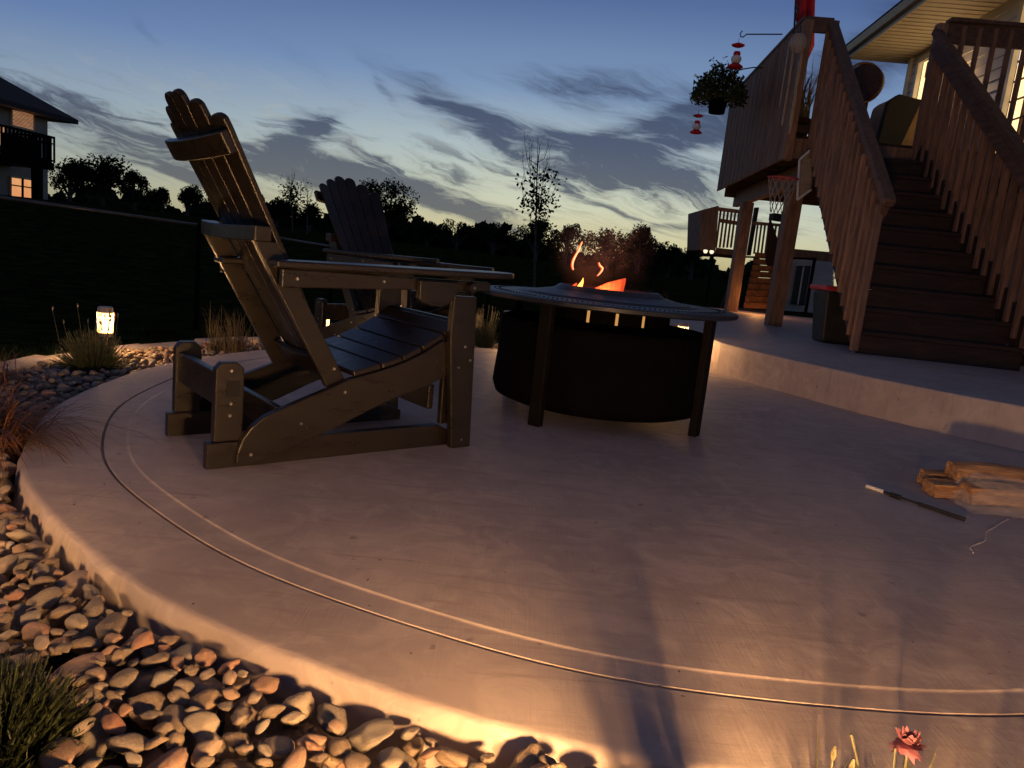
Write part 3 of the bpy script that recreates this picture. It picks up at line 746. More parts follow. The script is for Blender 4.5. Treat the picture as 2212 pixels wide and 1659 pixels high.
def lavender(x, y, r_, h_, seed, label, tall=14, m1=None):
    t = thing('lavender_bush', label, 'bush', (x, y, -.1)); spiky_bush((0, 0, 0), 900, r_, h_, seed).build('foliage', m1 or M_lav, t)
    q = MB(); rr_ = random.Random(seed + 1)
    for _ in range(tall):
        a_ = rr_.uniform(0, 6.28); k = rr_.uniform(.2, .9); b_ = Vector((math.cos(a_) * r_ * k, math.sin(a_) * r_ * k, h_ * .55)); tp = b_ + Vector((math.cos(a_) * .04, math.sin(a_) * .04, h_ * rr_.uniform(.5, .85)))
        q.tube([b_, tp], .0012, 4); q.tube([tp, tp + Vector((0, 0, .010)), tp + Vector((0, 0, .022))], [.0025, .0045, .001], 5)
    q.build('flower_spike', M_flow, t); return t
lavender(-2.27, 3.93, .21, .27, 3, 'round dark lavender bush in front of the bright path light on the left')
lavender(-.28, 6.42, .13, .30, 9, 'small lit lavender clump between the near chair post and the fire pit drum', 40)
plant('juniper_bush', spiky_bush((-.76, 1.04, -.13), 1500, .16, .21, 21, .014), M_bush, 'soft dark green shrub at the bottom left corner among the stones', 'shrub')
t = thing('tall_grass_clump', 'tall clump of wild grass behind the near chair, lit from the left', 'grass clump', (-1.90, 4.85, -.1))
blades((0, 0, 0), 170, .18, .46, .10, .45, .0028, 5).build('blades', M_grassg, t); blades((.05, 0, 0), 60, .12, .3, .14, .8, .0030, 6).build('dry_blades', M_grass, t)
t = thing('ornamental_grass', 'arching reddish brown ornamental grass leaning in from the left edge', 'grass clump', (-1.84, 2.45, -.1))
blades((0, 0, 0), 300, .22, .50, .10, 1.25, .0036, 8, 1.5).build('blades', M_grass, t)
blades((.05, 0, 0), 240, .22, .46, .12, 1.5, .0036, 88, 1.7, dirb=(-.1, .8)).build('arching_blades', M_grass, t)
t = thing('ornamental_grass', 'low dry grass tuft at the left edge below the curb stones', 'grass clump', (-2.42, 3.28, -.1))
blades((0, 0, 0), 300, .14, .32, .12, 1.1, .0030, 18, 1.2).build('blades', M_grass, t)
t = thing('weed_tuft', 'thin green weed tuft left of the tall grass clump by the curb', 'weed', (-1.95, 5.35, -.08))
blades((0, 0, 0), 14, .10, .22, .05, .6, .0028, 15).build('blades', M_grassg, t)
# flowers at the bottom right
fl = thing('flower_plant', 'small plant with one pink flower and green shoots at the bottom right', 'flower', (.635, .99, -.075))
blades((0, .0, 0), 46, .10, .20, .13, .35, .0050, 31).build('shoots', M_stem, fl)
q = MB(); q.tube([(.02, .02, 0), (.025, .03, .12), (.03, .05, .205)], .0025, 6); q.tube([(.0, .02, 0), (-.035, .02, .12), (-.07, .03, .215)], .0022, 6); q.tube([(-.02, .02, .08), (.0, .02, .15), (.0, .03, .20)], .002, 6); q.build('stem', M_stem, fl)
q = MB(); rr_ = random.Random(4)
for _ in range(80):
    a_, e_ = rr_.uniform(0, 6.28), rr_.uniform(-.9, 1.3); d_ = Vector((math.cos(a_) * math.cos(e_), math.sin(a_) * math.cos(e_), math.sin(e_))); c_ = Vector((.03, .05, .195)); s_ = d_.cross(Vector((0, 0, 1))).normalized() * .008
    q.add([c_, c_ + d_ * .014 - s_, c_ + d_ * rr_.uniform(.020, .030), c_ + d_ * .014 + s_], [(0, 1, 2, 3)])
q.build('petals', M_pink, fl)
def stalk(x_, y_, z_, n_, h0, h1, sp_, seed, lab, leafy=True):
    t = thing('budding_stalk', lab, 'plant', (x_, y_, z_)); q = MB(); lf = MB(); rr_ = random.Random(seed)
    for j in range(n_):
        bx, by = rr_.uniform(-sp_, sp_), rr_.uniform(-sp_, sp_); h_ = rr_.uniform(h0, h1); tp = Vector((bx * 1.8, by * 1.2, h_))
        q.tube([(bx * .4, by * .4, 0), (bx * 1.0, by, h_ * .55), tp], [.0028, .0022, .0015], 6); q.tube([tp, tp + Vector((0, 0, .010)), tp + Vector((bx * .1, 0, .024))], [.0025, .0050, .0015], 6)
        for k in range(4 if leafy else 0):
            f_ = rr_.uniform(.3, .95); p = Vector((bx * 1.4 * f_, by * f_, h_ * f_)); a_ = rr_.uniform(0, 6.28); d_ = Vector((math.cos(a_), math.sin(a_), .9)).normalized() * rr_.uniform(.02, .04); s2 = d_.cross(Vector((.1, .2, 1))).normalized() * .004
            lf.add([p, p + d_ * .5 - s2, p + d_, p + d_ * .5 + s2], [(0, 1, 2, 3)])
    q.build('stalk', M_flow, t)
    if leafy: lf.build('leaves', M_stem, t)
stalk(.80, .97, -.10, 5, .15, .20, .035, 51, 'pale budding stalks standing right of the pink flower')
stalk(.545, .95, -.10, 10, .14, .22, .05, 52, 'leafy green shoots standing left of the pink flower at the bottom edge')
t = thing('leafy_clump', 'thick leafy clump just outside the bottom of the frame, nearest the path light', 'plant', (.303, .76, -.12))
blades((0, 0, 0), 120, .22, .315, .034, .18, .0085, 66, .1).build('blades', M_stem, t)
stalk(.60, .70, -.12, 34, .13, .215, .075, 54, 'broad leafy clump outside the bottom right of the frame beside the path light')
stalk(.44, .86, -.12, 1, .15, .17, .012, 55, 'single thin shoot outside the bottom of the frame left of the flower')

# ------------------------------------------------------------------ bag of firewood and lighter on the patio
fw = thing('firewood_bundle', 'bundle of split firewood wrapped in clear plastic at the right edge', 'firewood', (0, 0, 0))
def stick(poly, dirv, L_, name='log_piece'):
    q = MB(); rr_ = random.Random(int(L_ * 1000) + len(fw.children)); d_ = Vector(dirv).normalized(); ns = 12; base_ = [Vector(p) for p in poly]; pp_ = []
    for k in range(len(base_)):                              # finer split outline
        a_, b_ = base_[k], base_[(k + 1) % len(base_)]; pp_ += [a_, a_.lerp(b_, .33), a_.lerp(b_, .66)]
    cc = sum(pp_, Vector()) / len(pp_); off = [rr_.uniform(-.005, .005) for _ in pp_]
    for i in range(ns + 1):
        f_ = i / ns; tw = Vector((0, .008 * math.sin(f_ * 4 + L_ * 30), .004 * math.sin(f_ * 5)))
        for k, p in enumerate(pp_):
            off[k] = max(-.007, min(.007, off[k] + rr_.uniform(-.003, .003))); e_ = (p - cc).normalized() * off[k]; g_ = p + d_ * (L_ * f_ + (rr_.uniform(-.008, .008) if i in (0, ns) else 0)) + tw + e_
            q.v.append((g_.x, g_.y, max(.005, g_.z)))
    n_ = len(pp_)
    for i in range(ns):
        for k in range(n_): q.f.append((i * n_ + k, i * n_ + (k + 1) % n_, (i + 1) * n_ + (k + 1) % n_, (i + 1) * n_ + k))
    q.f.append(tuple(range(n_))[::-1]); q.f.append(tuple(range(ns * n_, ns * n_ + n_)))
    return q.build(name, M_log, fw)
b0 = at_z(1990, 1055, .0); b1 = at_z(2040, 1040, .0); ax = Vector((1, .04, 0)).normalized(); ay = Vector((-.04, 1, 0))
def tri(o_, w_, h_): return [o_, o_ + ay * w_, o_ + ay * (w_ * .9) + Vector((0, 0, h_)), o_ + ay * (w_ * .15) + Vector((0, 0, h_ * .9))]
stick(tri(Vector((1.745, 2.90, .0045)), .10, .055), ax, .30)
stick(tri(Vector((1.86, 2.84, .008)), .10, .07), ax, .42)
stick(tri(Vector((1.88, 2.98, .012)), .11, .115), ax, .42)
stick(tri(Vector((1.80, 3.05, .0045)), .09, .065), ax, .38)
q = MB(); nn_ = 22; mm = 12; rr_ = random.Random(3)
for i in range(nn_ + 1):                                    # crumpled plastic film over the lower pieces
    for j in range(mm + 1):
        s_ = i / nn_; t_ = j / mm; x_ = 1.80 + .52 * s_; y_ = 2.72 + .24 * t_ + .02 * math.sin(7 * s_)
        z_ = .006 + .105 * math.sin(min(1, t_ * 1.1) * math.pi / 2) ** 1.3 * min(1, s_ * 4 + .05) + rr_.uniform(-.005, .005) * (1 if t_ > .1 else .3)
        q.v.append((x_, y_, max(.006, z_)))
for i in range(nn_):
    for j in range(mm): q.f.append((i * (mm + 1) + j, (i + 1) * (mm + 1) + j, (i + 1) * (mm + 1) + j + 1, i * (mm + 1) + j + 1))
q.build('plastic_wrap', M_plastic, fw)
st_ = [at_z(u, v, .008) for u, v in ((2178, 1122), (2150, 1138), (2130, 1150), (2128, 1168), (2108, 1176), (2095, 1184), (2102, 1194))]
q = MB(); q.tube([p for k in range(len(st_) - 1) for p in ([st_[k], st_[k].lerp(st_[k + 1], .5) + Vector((.004 * math.sin(k * 3), .003 * math.cos(k * 5), .001))])] + [st_[-1]], .0022, 5); q.build('plastic_strip', M_plastic if False else mat('plastic_strip_film', (.7, .65, .62), .2, alpha=.55, var=.0), fw)
lg = thing('utility_lighter', 'long slim dark utility lighter with pale tip lying on the patio', 'lighter', (0, 0, 0))
A_, B_ = at_z(1872, 1050, .012), at_z(2085, 1122, .012)
def along(f0, f1, r_, m_, nme): q = MB(); q.tube([A_.lerp(B_, f0), A_.lerp(B_, f1)], r_, 12); q.build(nme, m_, lg, bevel=.002)
along(0, .19, .0075, M_white, 'pale_tip'); along(.19, .26, .006, M_binb, 'neck'); along(.26, .37, .0095, M_binb, 'trigger'); along(.37, .55, .0045, M_iron, 'barrel'); along(.55, 1.0, .0075, M_binb, 'handle')

# ------------------------------------------------------------------ deck and stairs
AZ = R(4); DU = Vector((math.sin(AZ), math.cos(AZ), 0)); DV = Vector((math.cos(AZ), -math.sin(AZ), 0))
DC = Vector((2.80, 8.80, 0)); ZF = 2.42; ZR = 3.62
def dk(v, u, z): return DC + DV * v + DU * u + Vector((0, 0, z))
deck = thing('wooden_deck', 'raised wooden deck with board privacy panel, posts and balustrade on the right', 'deck', (0, 0, 0))
def bm_(a, b, w_, h_, name, m_=M_wood, par=deck, up=(0, 0, 1), bev=.006): q = MB(); q.beam(a, b, w_, h_, up); return q.build(name, m_, par, bevel=bev)
for i in range(40):                                         # floor boards run back from the front edge
    v_ = .07 + i * .145
    if v_ > 4.4: break
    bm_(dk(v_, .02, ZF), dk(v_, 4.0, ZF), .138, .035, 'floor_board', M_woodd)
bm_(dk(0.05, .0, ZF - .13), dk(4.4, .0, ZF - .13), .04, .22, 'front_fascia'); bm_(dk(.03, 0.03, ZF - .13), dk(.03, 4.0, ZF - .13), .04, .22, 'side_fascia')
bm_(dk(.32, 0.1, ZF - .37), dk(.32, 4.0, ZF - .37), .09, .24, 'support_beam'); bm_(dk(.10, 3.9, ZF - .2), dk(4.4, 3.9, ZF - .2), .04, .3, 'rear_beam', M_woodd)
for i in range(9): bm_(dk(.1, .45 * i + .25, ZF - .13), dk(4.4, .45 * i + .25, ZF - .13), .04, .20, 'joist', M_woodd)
for u_, v_ in ((.42, .30), (3.0, .30)): bm_(dk(v_, u_, ZU), dk(v_, u_, ZF - .49), .17, .17, 'support_post', up=(0, 1, 0))
for u_, v_ in ((3.9, 4.2), (.42, 4.2)): bm_(dk(v_, u_, ZU), dk(v_, u_, ZF - .24), .15, .15, 'support_post', M_woodd, up=(0, 1, 0))
# privacy panel of upright boards along the left side
k = 0; u_ = .03
while u_ < 3.95:
    wv_ = .14; bm_(dk(-.012 - (.004 if k % 2 else 0), u_ + wv_ / 2, ZF - .27), dk(-.012 - (.004 if k % 2 else 0), u_ + wv_ / 2, ZR + .02), 0.022, wv_ - .003, 'panel_board', M_panel, up=tuple(DU)); u_ += wv_; k += 1
bm_(dk(.03, -.03, ZR + .04), dk(.03, 4.0, ZR + .04), .13, .04, 'panel_cap', M_capw)
bm_(dk(.03, -.02, ZF - .27), dk(.03, -.02, ZR + .02), .10, .10, 'corner_post', up=(0, 1, 0))
# short return rail between the panel and the stair, stairs to the right of it
SL, SR_ = .30, 1.50
bm_(dk(.0, -.02, ZR - .02), dk(SL, -.02, ZR - .02), .05, .16, 'return_rail', M_capw)
bm_(dk(.0, -.02, ZF + .08), dk(SL, -.02, ZF + .08), .05, .09, 'return_bottom_rail', M_woodd)
bm_(dk(SL, -.02, ZF - .27), dk(SL, -.02, ZR + .03), .10, .10, 'newel_post', up=(0, 1, 0)); bm_(dk(SR_ - .06, -.02, ZF - .27), dk(SR_ - .06, -.02, ZR + .09), .10, .10, 'newel_post', up=(0, 1, 0))
# front balustrade from the stair to the house
bm_(dk(SR_ - .02, -.02, ZR + .0), dk(4.4, -.02, ZR + .0), .05, .20, 'front_rail', M_capw); bm_(dk(SR_, -.02, ZR + .13), dk(4.4, -.02, ZR + .13), .14, .04, 'front_rail_cap', M_capw)
for i in range(24): 
    v_ = SR_ + .17 + i * .165
    if v_ < 4.35: bm_(dk(v_, -.045, ZF - .2), dk(v_, -.045, ZR + .08), .045, .045, 'baluster', up=(0, 1, 0))
# back balustrade (tan boards seen over the stair)
for i in range(28): bm_(dk(.12 + i * .155, 3.96, ZF), dk(.12 + i * .155, 3.96, ZF + 1.0), .13, .02, 'back_board', up=tuple(DU), bev=.003)
stair = thing('deck_stairs', 'wooden stairs with slanted balustrades going up to the deck', 'stairs', (0, 0, 0))
NT = 11; rise = (ZF + .0175 - ZU) / NT; run = 2.30 / (NT - 1)
def sb(a, b, w_, h_, name, m_=M_wood, up=(0, 0, 1), bev=.005): return bm_(a, b, w_, h_, name, m_, stair, up, bev)
for i in range(NT):
    zt = ZU + rise * (i + 1); uu = -2.30 + run * i
    wd_ = .22 - .30 * i / NT
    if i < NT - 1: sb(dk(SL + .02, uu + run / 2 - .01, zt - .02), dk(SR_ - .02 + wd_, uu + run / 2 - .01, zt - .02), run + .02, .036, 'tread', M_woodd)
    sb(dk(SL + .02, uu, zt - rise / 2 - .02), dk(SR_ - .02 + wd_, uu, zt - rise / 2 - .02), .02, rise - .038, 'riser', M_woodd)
sl = rise / run
for v_, ln in ((SL + .0, 0), (SR_ + .0, .24)):
    zoff = -.10
    sb(dk(v_ + ln, -2.30 - .05, ZU + .14), dk(v_ - ln * .3, -.06, ZU + .14 + sl * 2.24), .04, .26, 'stringer', M_woodd)
LB = 1.28
for side, v_ in ((0, SL - .045), (1, SR_ + .045)):
    n_ = 18
    vr = lambda f: v_ + (side * (.30 * (1 - f) - .12))
    for i in range(n_):
        f_ = i / (n_ - 1); uu = -2.42 + 2.36 * f_; zb = ZU + .03 + sl * 2.36 * f_ * .985
        if side: zb += .0
        sb(dk(vr(f_), uu, zb), dk(vr(f_), uu, zb + LB - .05), .055, .05, 'baluster', up=(0, 1, 0), bev=.003)
    sb(dk(vr(-.04) + (.03 if not side else -.03), -2.52, ZU + LB - .02), dk(vr(1) + (.03 if not side else -.03), -.03, ZU + LB - .02 + sl * 2.45), .10, .075, 'handrail', M_capw, bev=.012)
    dvi = (.03 if not side else -.03)
    sb(dk(vr(0) + dvi, -2.45, ZU + LB - .10), dk(vr(1) + dvi, -.05, ZU + LB - .10 + sl * 2.36), .05, .13, 'under_rail', M_capw)

# things hung on or standing on the deck
def hook_arm(t, a, b, rise_=.0, r_=.008):
    q = MB(); a, b = Vector(a), Vector(b); d_ = (b - a); pts_ = [a + d_ * f_ + Vector((0, 0, rise_ * math.sin(f_ * math.pi))) for f_ in (0, .25, .5, .75, .92)]
    e = pts_[-1]; dn = d_.normalized(); pts_ += [b + Vector((0, 0, -.035)), b + dn * .03 + Vector((0, 0, -.03)), b + dn * .045 + Vector((0, 0, .01)), b + dn * .02 + Vector((0, 0, .04))]
    q.tube(pts_, r_, 6); return q.build('hook_arm', M_iron, t)
Yh = 10.3
ha = at_y(1690, 74, Yh); hb = at_y(1606, 74, Yh)
f1 = thing('bird_feeder', 'red and clear hummingbird feeder hanging from the upper hook above the flower basket', 'bird feeder', (0, 0, 0))
hook_arm(f1, ha, hb)
def feeder(t, u, v0, v1, Y, big=True):
    P_ = lambda v: at_y(u, v, Y); s_ = (P_(v0) - P_(v1)).z
    c0 = P_(v0); q = MB(); q.tube([c0, c0 - Vector((0, 0, s_ * .2))], .003, 5); q.build('hanger_wire', M_iron, t)
    def L(prof_, name, m_): qq = MB(); qq.lathe([(r_ * s_, -z_ * s_) for r_, z_ in prof_], 20, c=c0); qq.build(name, m_, t, smooth_=True)
    L([(.001, .16), (.10, .17), (.22, .22), (.20, .25), (.10, .29), (.001, .30)], 'rain_cup', M_red)
    L([(.001, .42), (.10, .43), (.12, .50), (.11, .56), (.001, .57)], 'cap', M_red)
    L([(.10, .55), (.16, .60), (.17, .68), (.14, .76), (.10, .79), (.001, .80)], 'bottle', M_white)
    L([(.001, .79), (.12, .80), (.24, .88), (.26, .92), (.20, .95), (.001, .97)], 'base', M_red)
feeder(f1, 1597, 82, 152, Yh)
f2 = thing('bird_feeder', 'lower small dark red hummingbird feeder hanging below the flower basket', 'bird feeder', (0, 0, 0))
feeder(f2, 1510, 238, 292, 10.6)
bk = thing('hanging_basket', 'black hanging pot overflowing with dark leafy flowers left of the deck', 'hanging plant', (0, 0, 0))
c = at_y(1553, 206, 10.6); kf = 10.6 / 1600
q = MB(); q.lathe([(.001, -.235), (.105, -.235), (.135, .0), (.142, .0), (.142, -.02)], 24, c=c); q.build('pot', M_black, bk, smooth_=True)
q = MB(); rr_ = random.Random(12)
for _ in range(2600):
    a_ = rr_.uniform(0, 6.28); r_ = .36 * math.sqrt(rr_.random()); z_ = rr_.uniform(-.10, .36) * (1 - (r_ / .42) ** 2) + (rr_.random() < .1) * rr_.uniform(0, .18)
    p = c + Vector((math.cos(a_) * r_, math.sin(a_) * r_, z_ + .05 - .12 * (r_ / .36) ** 2)); d_ = Vector((rr_.uniform(-1, 1), rr_.uniform(-1, 1), rr_.uniform(-.8, 1))).normalized() * rr_.uniform(.04, .075); s_ = d_.cross(Vector((rr_.uniform(-1, 1), .3, 1))).normalized() * .017
    q.add([p, p + d_ * .5 - s_, p + d_, p + d_ * .5 + s_], [(0, 1, 2, 3)])
q.build('foliage', M_leaf, bk)
q = MB()
for _ in range(26):
    a_ = rr_.uniform(0, 6.28); p = c + Vector((math.cos(a_) * rr_.uniform(.24, .38), math.sin(a_) * .2, rr_.uniform(-.05, .25)))
    for k in range(5):
        t_ = 2 * math.pi * k / 5; q.add([p, p + Vector((math.cos(t_), .2, math.sin(t_))) * .022, p + Vector((math.cos(t_ + .8), .2, math.sin(t_ + .8))) * .022], [(0, 1, 2)])
q.build('blossoms', mat('pale_blossom', (.5, .42, .25), .6), bk)
hook_arm(bk, at_y(1668, 150, 10.6), at_y(1585, 155, 10.6), .04); q = MB()
for k in range(3): q.tube([c + Vector((.13 * math.cos(k * 2.1), .13 * math.sin(k * 2.1), 0)), c + Vector((.1, 0, .42))], .003, 4)
q.build('hanger_wire', M_iron, bk)
fg = thing('red_flag', 'furled bright red flag hanging above the corner of the deck rail', 'flag', (0, 0, 0))
q = MB(); rows = 26; cols = 16
for i in range(rows + 1):
    f_ = i / rows; v_ = -60 + 215 * f_; hw = 21 if f_ < .72 else 21 * (1 - (f_ - .72) / .30) + 1
    cxp = 1743 - 4 * f_ + (5 if f_ > .72 else 0) * 0
    for j in range(cols + 1):
        t_ = j / cols * 2 - 1; p = at_y(cxp + t_ * hw - (f_ - .72) * 25 * (f_ > .72), v_, 9.6); q.v.append((p.x, p.y + .035 * math.sin(t_ * 7 + f_ * 2) + .015 * math.sin(13 * t_), p.z))
for i in range(rows):
    for j in range(cols): q.f.append((i * (cols + 1) + j, i * (cols + 1) + j + 1, (i + 1) * (cols + 1) + j + 1, (i + 1) * (cols + 1) + j))
o = q.build('cloth', M_red, fg, smooth_=True); o.modifiers.new('sol', 'SOLIDIFY').thickness = .004
q = MB(); q.tube([at_y(1722, -60, 9.6), at_y(1716, 60, 9.6)], .012, 8); q.build('pole', M_iron, fg)
ph = thing('shepherd_hook', 'thin dark iron hook pole rising at the corner of the deck', 'hook pole', (0, 0, 0))
q = MB(); q.tube([at_y(u, v, 8.9) for u, v in ((1712, 110), (1716, 52), (1722, 30), (1727, 10), (1732, -12))], .008, 6); q.tube([at_y(u, v, 8.9) for u, v in ((1718, 42), (1722, 24), (1721, 14), (1717, 16), (1718, 24))], .006, 6); q.build('pole', M_iron, ph)
wc = thing('wind_chime', 'glass globe wind chime with long copper tubes at the deck corner', 'wind chime', (0, 0, 0))
Yc = 8.55; c = at_y(1724, 93, Yc)
q = MB(); q.lathe([(.001, .10), (.06, .085), (.085, .03), (.088, -.02), (.07, -.07), (.03, -.10), (.001, -.105)], 24, c=c); q.build('globe', M_globe, wc, smooth_=True)
q = MB(); q.tube([at_y(1730, 55, Yc), c + Vector((0, 0, .1))], .006, 6); q.build('cord', M_iron, wc)
for k, (u0, v0, u1, v1) in enumerate([(1716, 95, 1693, 270), (1706, 90, 1686, 230), (1734, 100, 1712, 290), (1727, 130, 1714, 330 - 60)]):
    q = MB(); a_ = at_y(u0, v0, Yc + .02 * k); b_ = at_y(u1, v1, Yc + .02 * k); b_.x = a_.x - .0 + (b_.x - a_.x) * .25; q.tube([a_, b_], .010, 10); q.build('tube', M_copper, wc)
# potted plant behind the return rail
pp = thing('potted_plant', 'leafy potted plant standing behind the short rail at the deck corner', 'potted plant', tuple(dk(.20, .35, ZF)))
q = MB(); q.lathe([(.001, 0), (.10, 0), (.14, .25), (.15, .25)], 20); q.build('pot', M_wicker, pp, smooth_=True)
blades((0, 0, .22), 60, .35, .85, .08, .5, .012, 44).build('leaves', M_grassg, pp)
rd = thing('round_chair_back', 'round dark wicker chair back showing above the stair handrail', 'chair', (0, 0, 0))
c = at_y(1862, 180, 10.4); q = MB(); q.tube([c + Vector((.0, -.03, 0)), c + Vector((.06, .05, 0))], .245, 40); q.build('backrest', M_wicker, rd, bevel=.02)
q = MB(); P_ = [c + Vector((.245 * math.cos(t_ * .2618), -.045, .245 * math.sin(t_ * .2618))) for t_ in range(25)]; q.tube(P_, .018, 8); q.build('rim', M_copper, rd)
for s_ in (-.12, .12):
    q = MB(); q.tube([c + Vector((s_, .03, -.1)), Vector((c.x + s_, c.y + .03, ZF + .017))], .02, 8); q.build('leg', M_wicker, rd)
gr = thing('covered_grill', 'covered barbecue grill under a tan and black cloth cover on the deck', 'grill', (0, 0, 0))
gA = at_y(1862, 215, 11.3); gx0, gx1 = at_y(1880, 250, 11.2).x, at_y(2005, 250, 11.2).x; zt = at_y(1930, 216, 11.2).z
q = MB(); yy = 10.9; q.prism([(gx0 + .02, yy, ZF + .03), (gx0 + .10, yy, zt - .10), (gx0 + .22, yy, zt), (gx1 + .1, yy, zt - .03), (gx1 + .25, yy, ZF + .03)], (0, .55, 0)); q.build('tan_cover', M_tan, gr, bevel=.05)
q = MB(); q.prism([(gx0 - .05, yy - .02, ZF + .03), (gx0 + .03, yy - .02, zt - .12), (gx0 + .17, yy - .02, zt - .01), (gx0 + .50, yy - .02, zt - .06), (gx0 + .22, yy - .02, ZF + .03)], (0, -.10, 0)); q.build('black_flap', M_cblk, gr, bevel=.02)
q = MB(); q.prism([(gx0 + .62, yy - .004, zt - .12), (gx0 + .66, yy - .004, zt - .14), (gx0 + .78, yy - .004, ZF + .05), (gx0 + .66, yy - .004, ZF + .05)], (0, -.03, 0)); q.build('strap', M_cblk, gr)

# mini basketball hoop hung on the beam
hp = thing('basketball_hoop', 'small basketball hoop with white framed backboard and net under the deck', 'basketball hoop', (0, 0, 0))
Yb = 8.62
def quadp(us, Y): return [at_y(u, v, Y) for u, v in us]
q = MB(); q.prism(quadp([(1727, 345), (1760, 316), (1752, 410), (1722, 432)], Yb), (0, .02, 0)); q.build('backboard', M_globe, hp)
fr = [(1727, 345), (1760, 316), (1752, 410), (1722, 432)]
for i in range(4):
    q = MB(); q.tube([at_y(*fr[i], Yb - .01), at_y(*fr[(i + 1) % 4], Yb - .01)], .012, 6); q.build('frame_edge', M_copper if i == 1 else M_white, hp)
c = at_y(1692, 385, Yb - .15); q = MB(); P_ = [c + Vector((.16 * math.cos(t_ * .2618), .12 * math.sin(t_ * .2618), 0)) for t_ in range(25)]; q.tube(P_, .010, 6); q.build('rim', M_lidred, hp)
q = MB()
for k in range(12):
    for s_ in (-1, 1):
        pr = []
        for j in range(6):
            a_ = 2 * math.pi * k / 12 + s_ * j * .26; rr2 = .16 * (1 - .10 * j); pr.append(c + Vector((rr2 * math.cos(a_), rr2 * .8 * math.sin(a_), -.075 * j)))
        q.tube(pr, .0035, 4, False)
q.build('net', M_net, hp, kind=None)
# bin under the stairs
bp_ = at_z(1795, 742, ZU)
bn = thing('trash_bin', 'black wheeled bin with a red lid half hidden behind the stair balusters', 'bin', (bp_.x + .05, bp_.y + .12, ZU))
q = MB(); q.add([(-.15, -.13, 0), (.15, -.13, 0), (.15, .13, 0), (-.15, .13, 0), (-.20, -.18, .50), (.20, -.18, .50), (.20, .18, .50), (-.20, .18, .50)], [(3, 2, 1, 0), (4, 5, 6, 7), (0, 1, 5, 4), (1, 2, 6, 5), (2, 3, 7, 6), (3, 0, 4, 7)]); q.build('body', M_binb, bn, bevel=.02)
q = MB(); q.box((0, 0, .53), (.46, .42, .05)); q.build('lid', M_lidred, bn, bevel=.015)

# ------------------------------------------------------------------ main house at the right
hs = thing('house', 'white sided house with lit windows and deep soffit behind the deck', 'house', (0, 0, 0))
tipP = at_y(1878, 130, 14.2); ZE = tipP.z                                 # soffit corner
wx = at_y(1962, 200, 14.2 - .45)                                          # wall corner (far)
def hw(u_, z, off=0): p = wx + DU * (-u_) + DV * off; return Vector((p.x, p.y, z))   # u_ towards the camera along the wall
z0h, z1h = ZF + .02, ZE - .02
wins = [(.28, 1.50, 3.40, 4.70), (3.30, 5.3, ZF + .25, 4.70)]
pitch = .15; zz = z0h; k = 0
def wspan(zc):
    segs = [(0.0, 9.5)]
    for a_, b_, c_, d_ in wins:
        if c_ - .02 < zc < d_ + .02:
            ns = []
            for s0, s1 in segs:
                if a_ > s0: ns.append((s0, min(a_, s1)))
                if b_ < s1: ns.append((max(b_, s0), s1))
            segs = ns
    return segs
while zz < z1h:
    for s0, s1 in wspan(zz + pitch / 2):
        if s1 - s0 < .02: continue
        a_, b_ = hw(s0, zz), hw(s1, zz); n_ = -DV
        q = MB(); q.prism([a_ + n_ * .028, a_ + n_ * .006 + Vector((0, 0, pitch + .01)), a_ - n_ * .01 + Vector((0, 0, pitch + .01)), a_ - n_ * .01], b_ - a_); q.build('siding_board', M_siding, hs)
    zz += pitch
q = MB(); q.prism([hw(0, z0h - 2.2), hw(0, z1h), hw(0, z1h, 3.5), hw(0, z0h - 2.2, 3.5)], DU * .05 * -1); q.build('end_wall', M_siding, hs)
q = MB(); q.beam(hw(-.03, z0h - .1, -.02), hw(-.03, z1h, -.02), .09, .09, up=(0, 1, 0)); q.build('corner_trim', M_trim, hs)
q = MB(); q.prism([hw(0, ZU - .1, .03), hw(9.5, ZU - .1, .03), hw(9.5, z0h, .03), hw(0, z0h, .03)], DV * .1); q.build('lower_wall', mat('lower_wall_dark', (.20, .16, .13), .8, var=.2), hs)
M_win = emission('warm_lit_window', (1.0, .66, .30), 2.0, (2.2, (1, 1, .6), (.85, .50, .20)))
for k, (a_, b_, c_, d_) in enumerate(wins):
    q = MB(); q.prism([hw(a_, c_, .06), hw(b_, c_, .06), hw(b_, d_, .06), hw(a_, d_, .06)], DV * .01); wn = q.build('window', M_win, hs, label=['lit window near the far corner of the house', 'tall lit patio door with muntins at the right edge'][k])
    fr_ = [((a_, c_), (b_, c_)), ((b_, c_), (b_, d_)), ((b_, d_), (a_, d_)), ((a_, d_), (a_, c_))]
    for (u0, z0_), (u1, z1_) in fr_: q = MB(); q.beam(hw(u0, z0_, -.01), hw(u1, z1_, -.01), .09, .07, up=tuple(DV)); q.build('frame', M_trim, wn, bevel=.004)
    if k == 0:
        q = MB(); q.beam(hw((a_ + b_) / 2, c_, .02), hw((a_ + b_) / 2, d_, .02), .05, .05, up=tuple(DV)); q.build('mullion', M_trim, wn)
        q = MB(); q.prism([hw(a_ + .16, d_ - .05, .045), hw(b_ - .04, d_ - .05, .045), hw(b_ - .04, 4.40, .045), hw(a_ + .16, 4.40, .045)], DV * .008); q.build('reflection_pane', mat('sky_reflection_glass', (.10, .10, .13), .2), wn)  # sky reflection on the upper glass, put in as a dark bluish pane
    else:
        for j in range(1, 5): q = MB(); u_ = a_ + (b_ - a_) * j / 5; q.beam(hw(u_, c_, .04), hw(u_, d_, .04), .03, .03, up=tuple(DV)); q.build('muntin', M_wicker, wn)
        for j in range(1, 8): q = MB(); z_ = c_ + (d_ - c_) * j / 8; q.beam(hw(a_, z_, .045), hw(b_, z_, .045), .02, .02); q.build('muntin', M_wicker, wn)
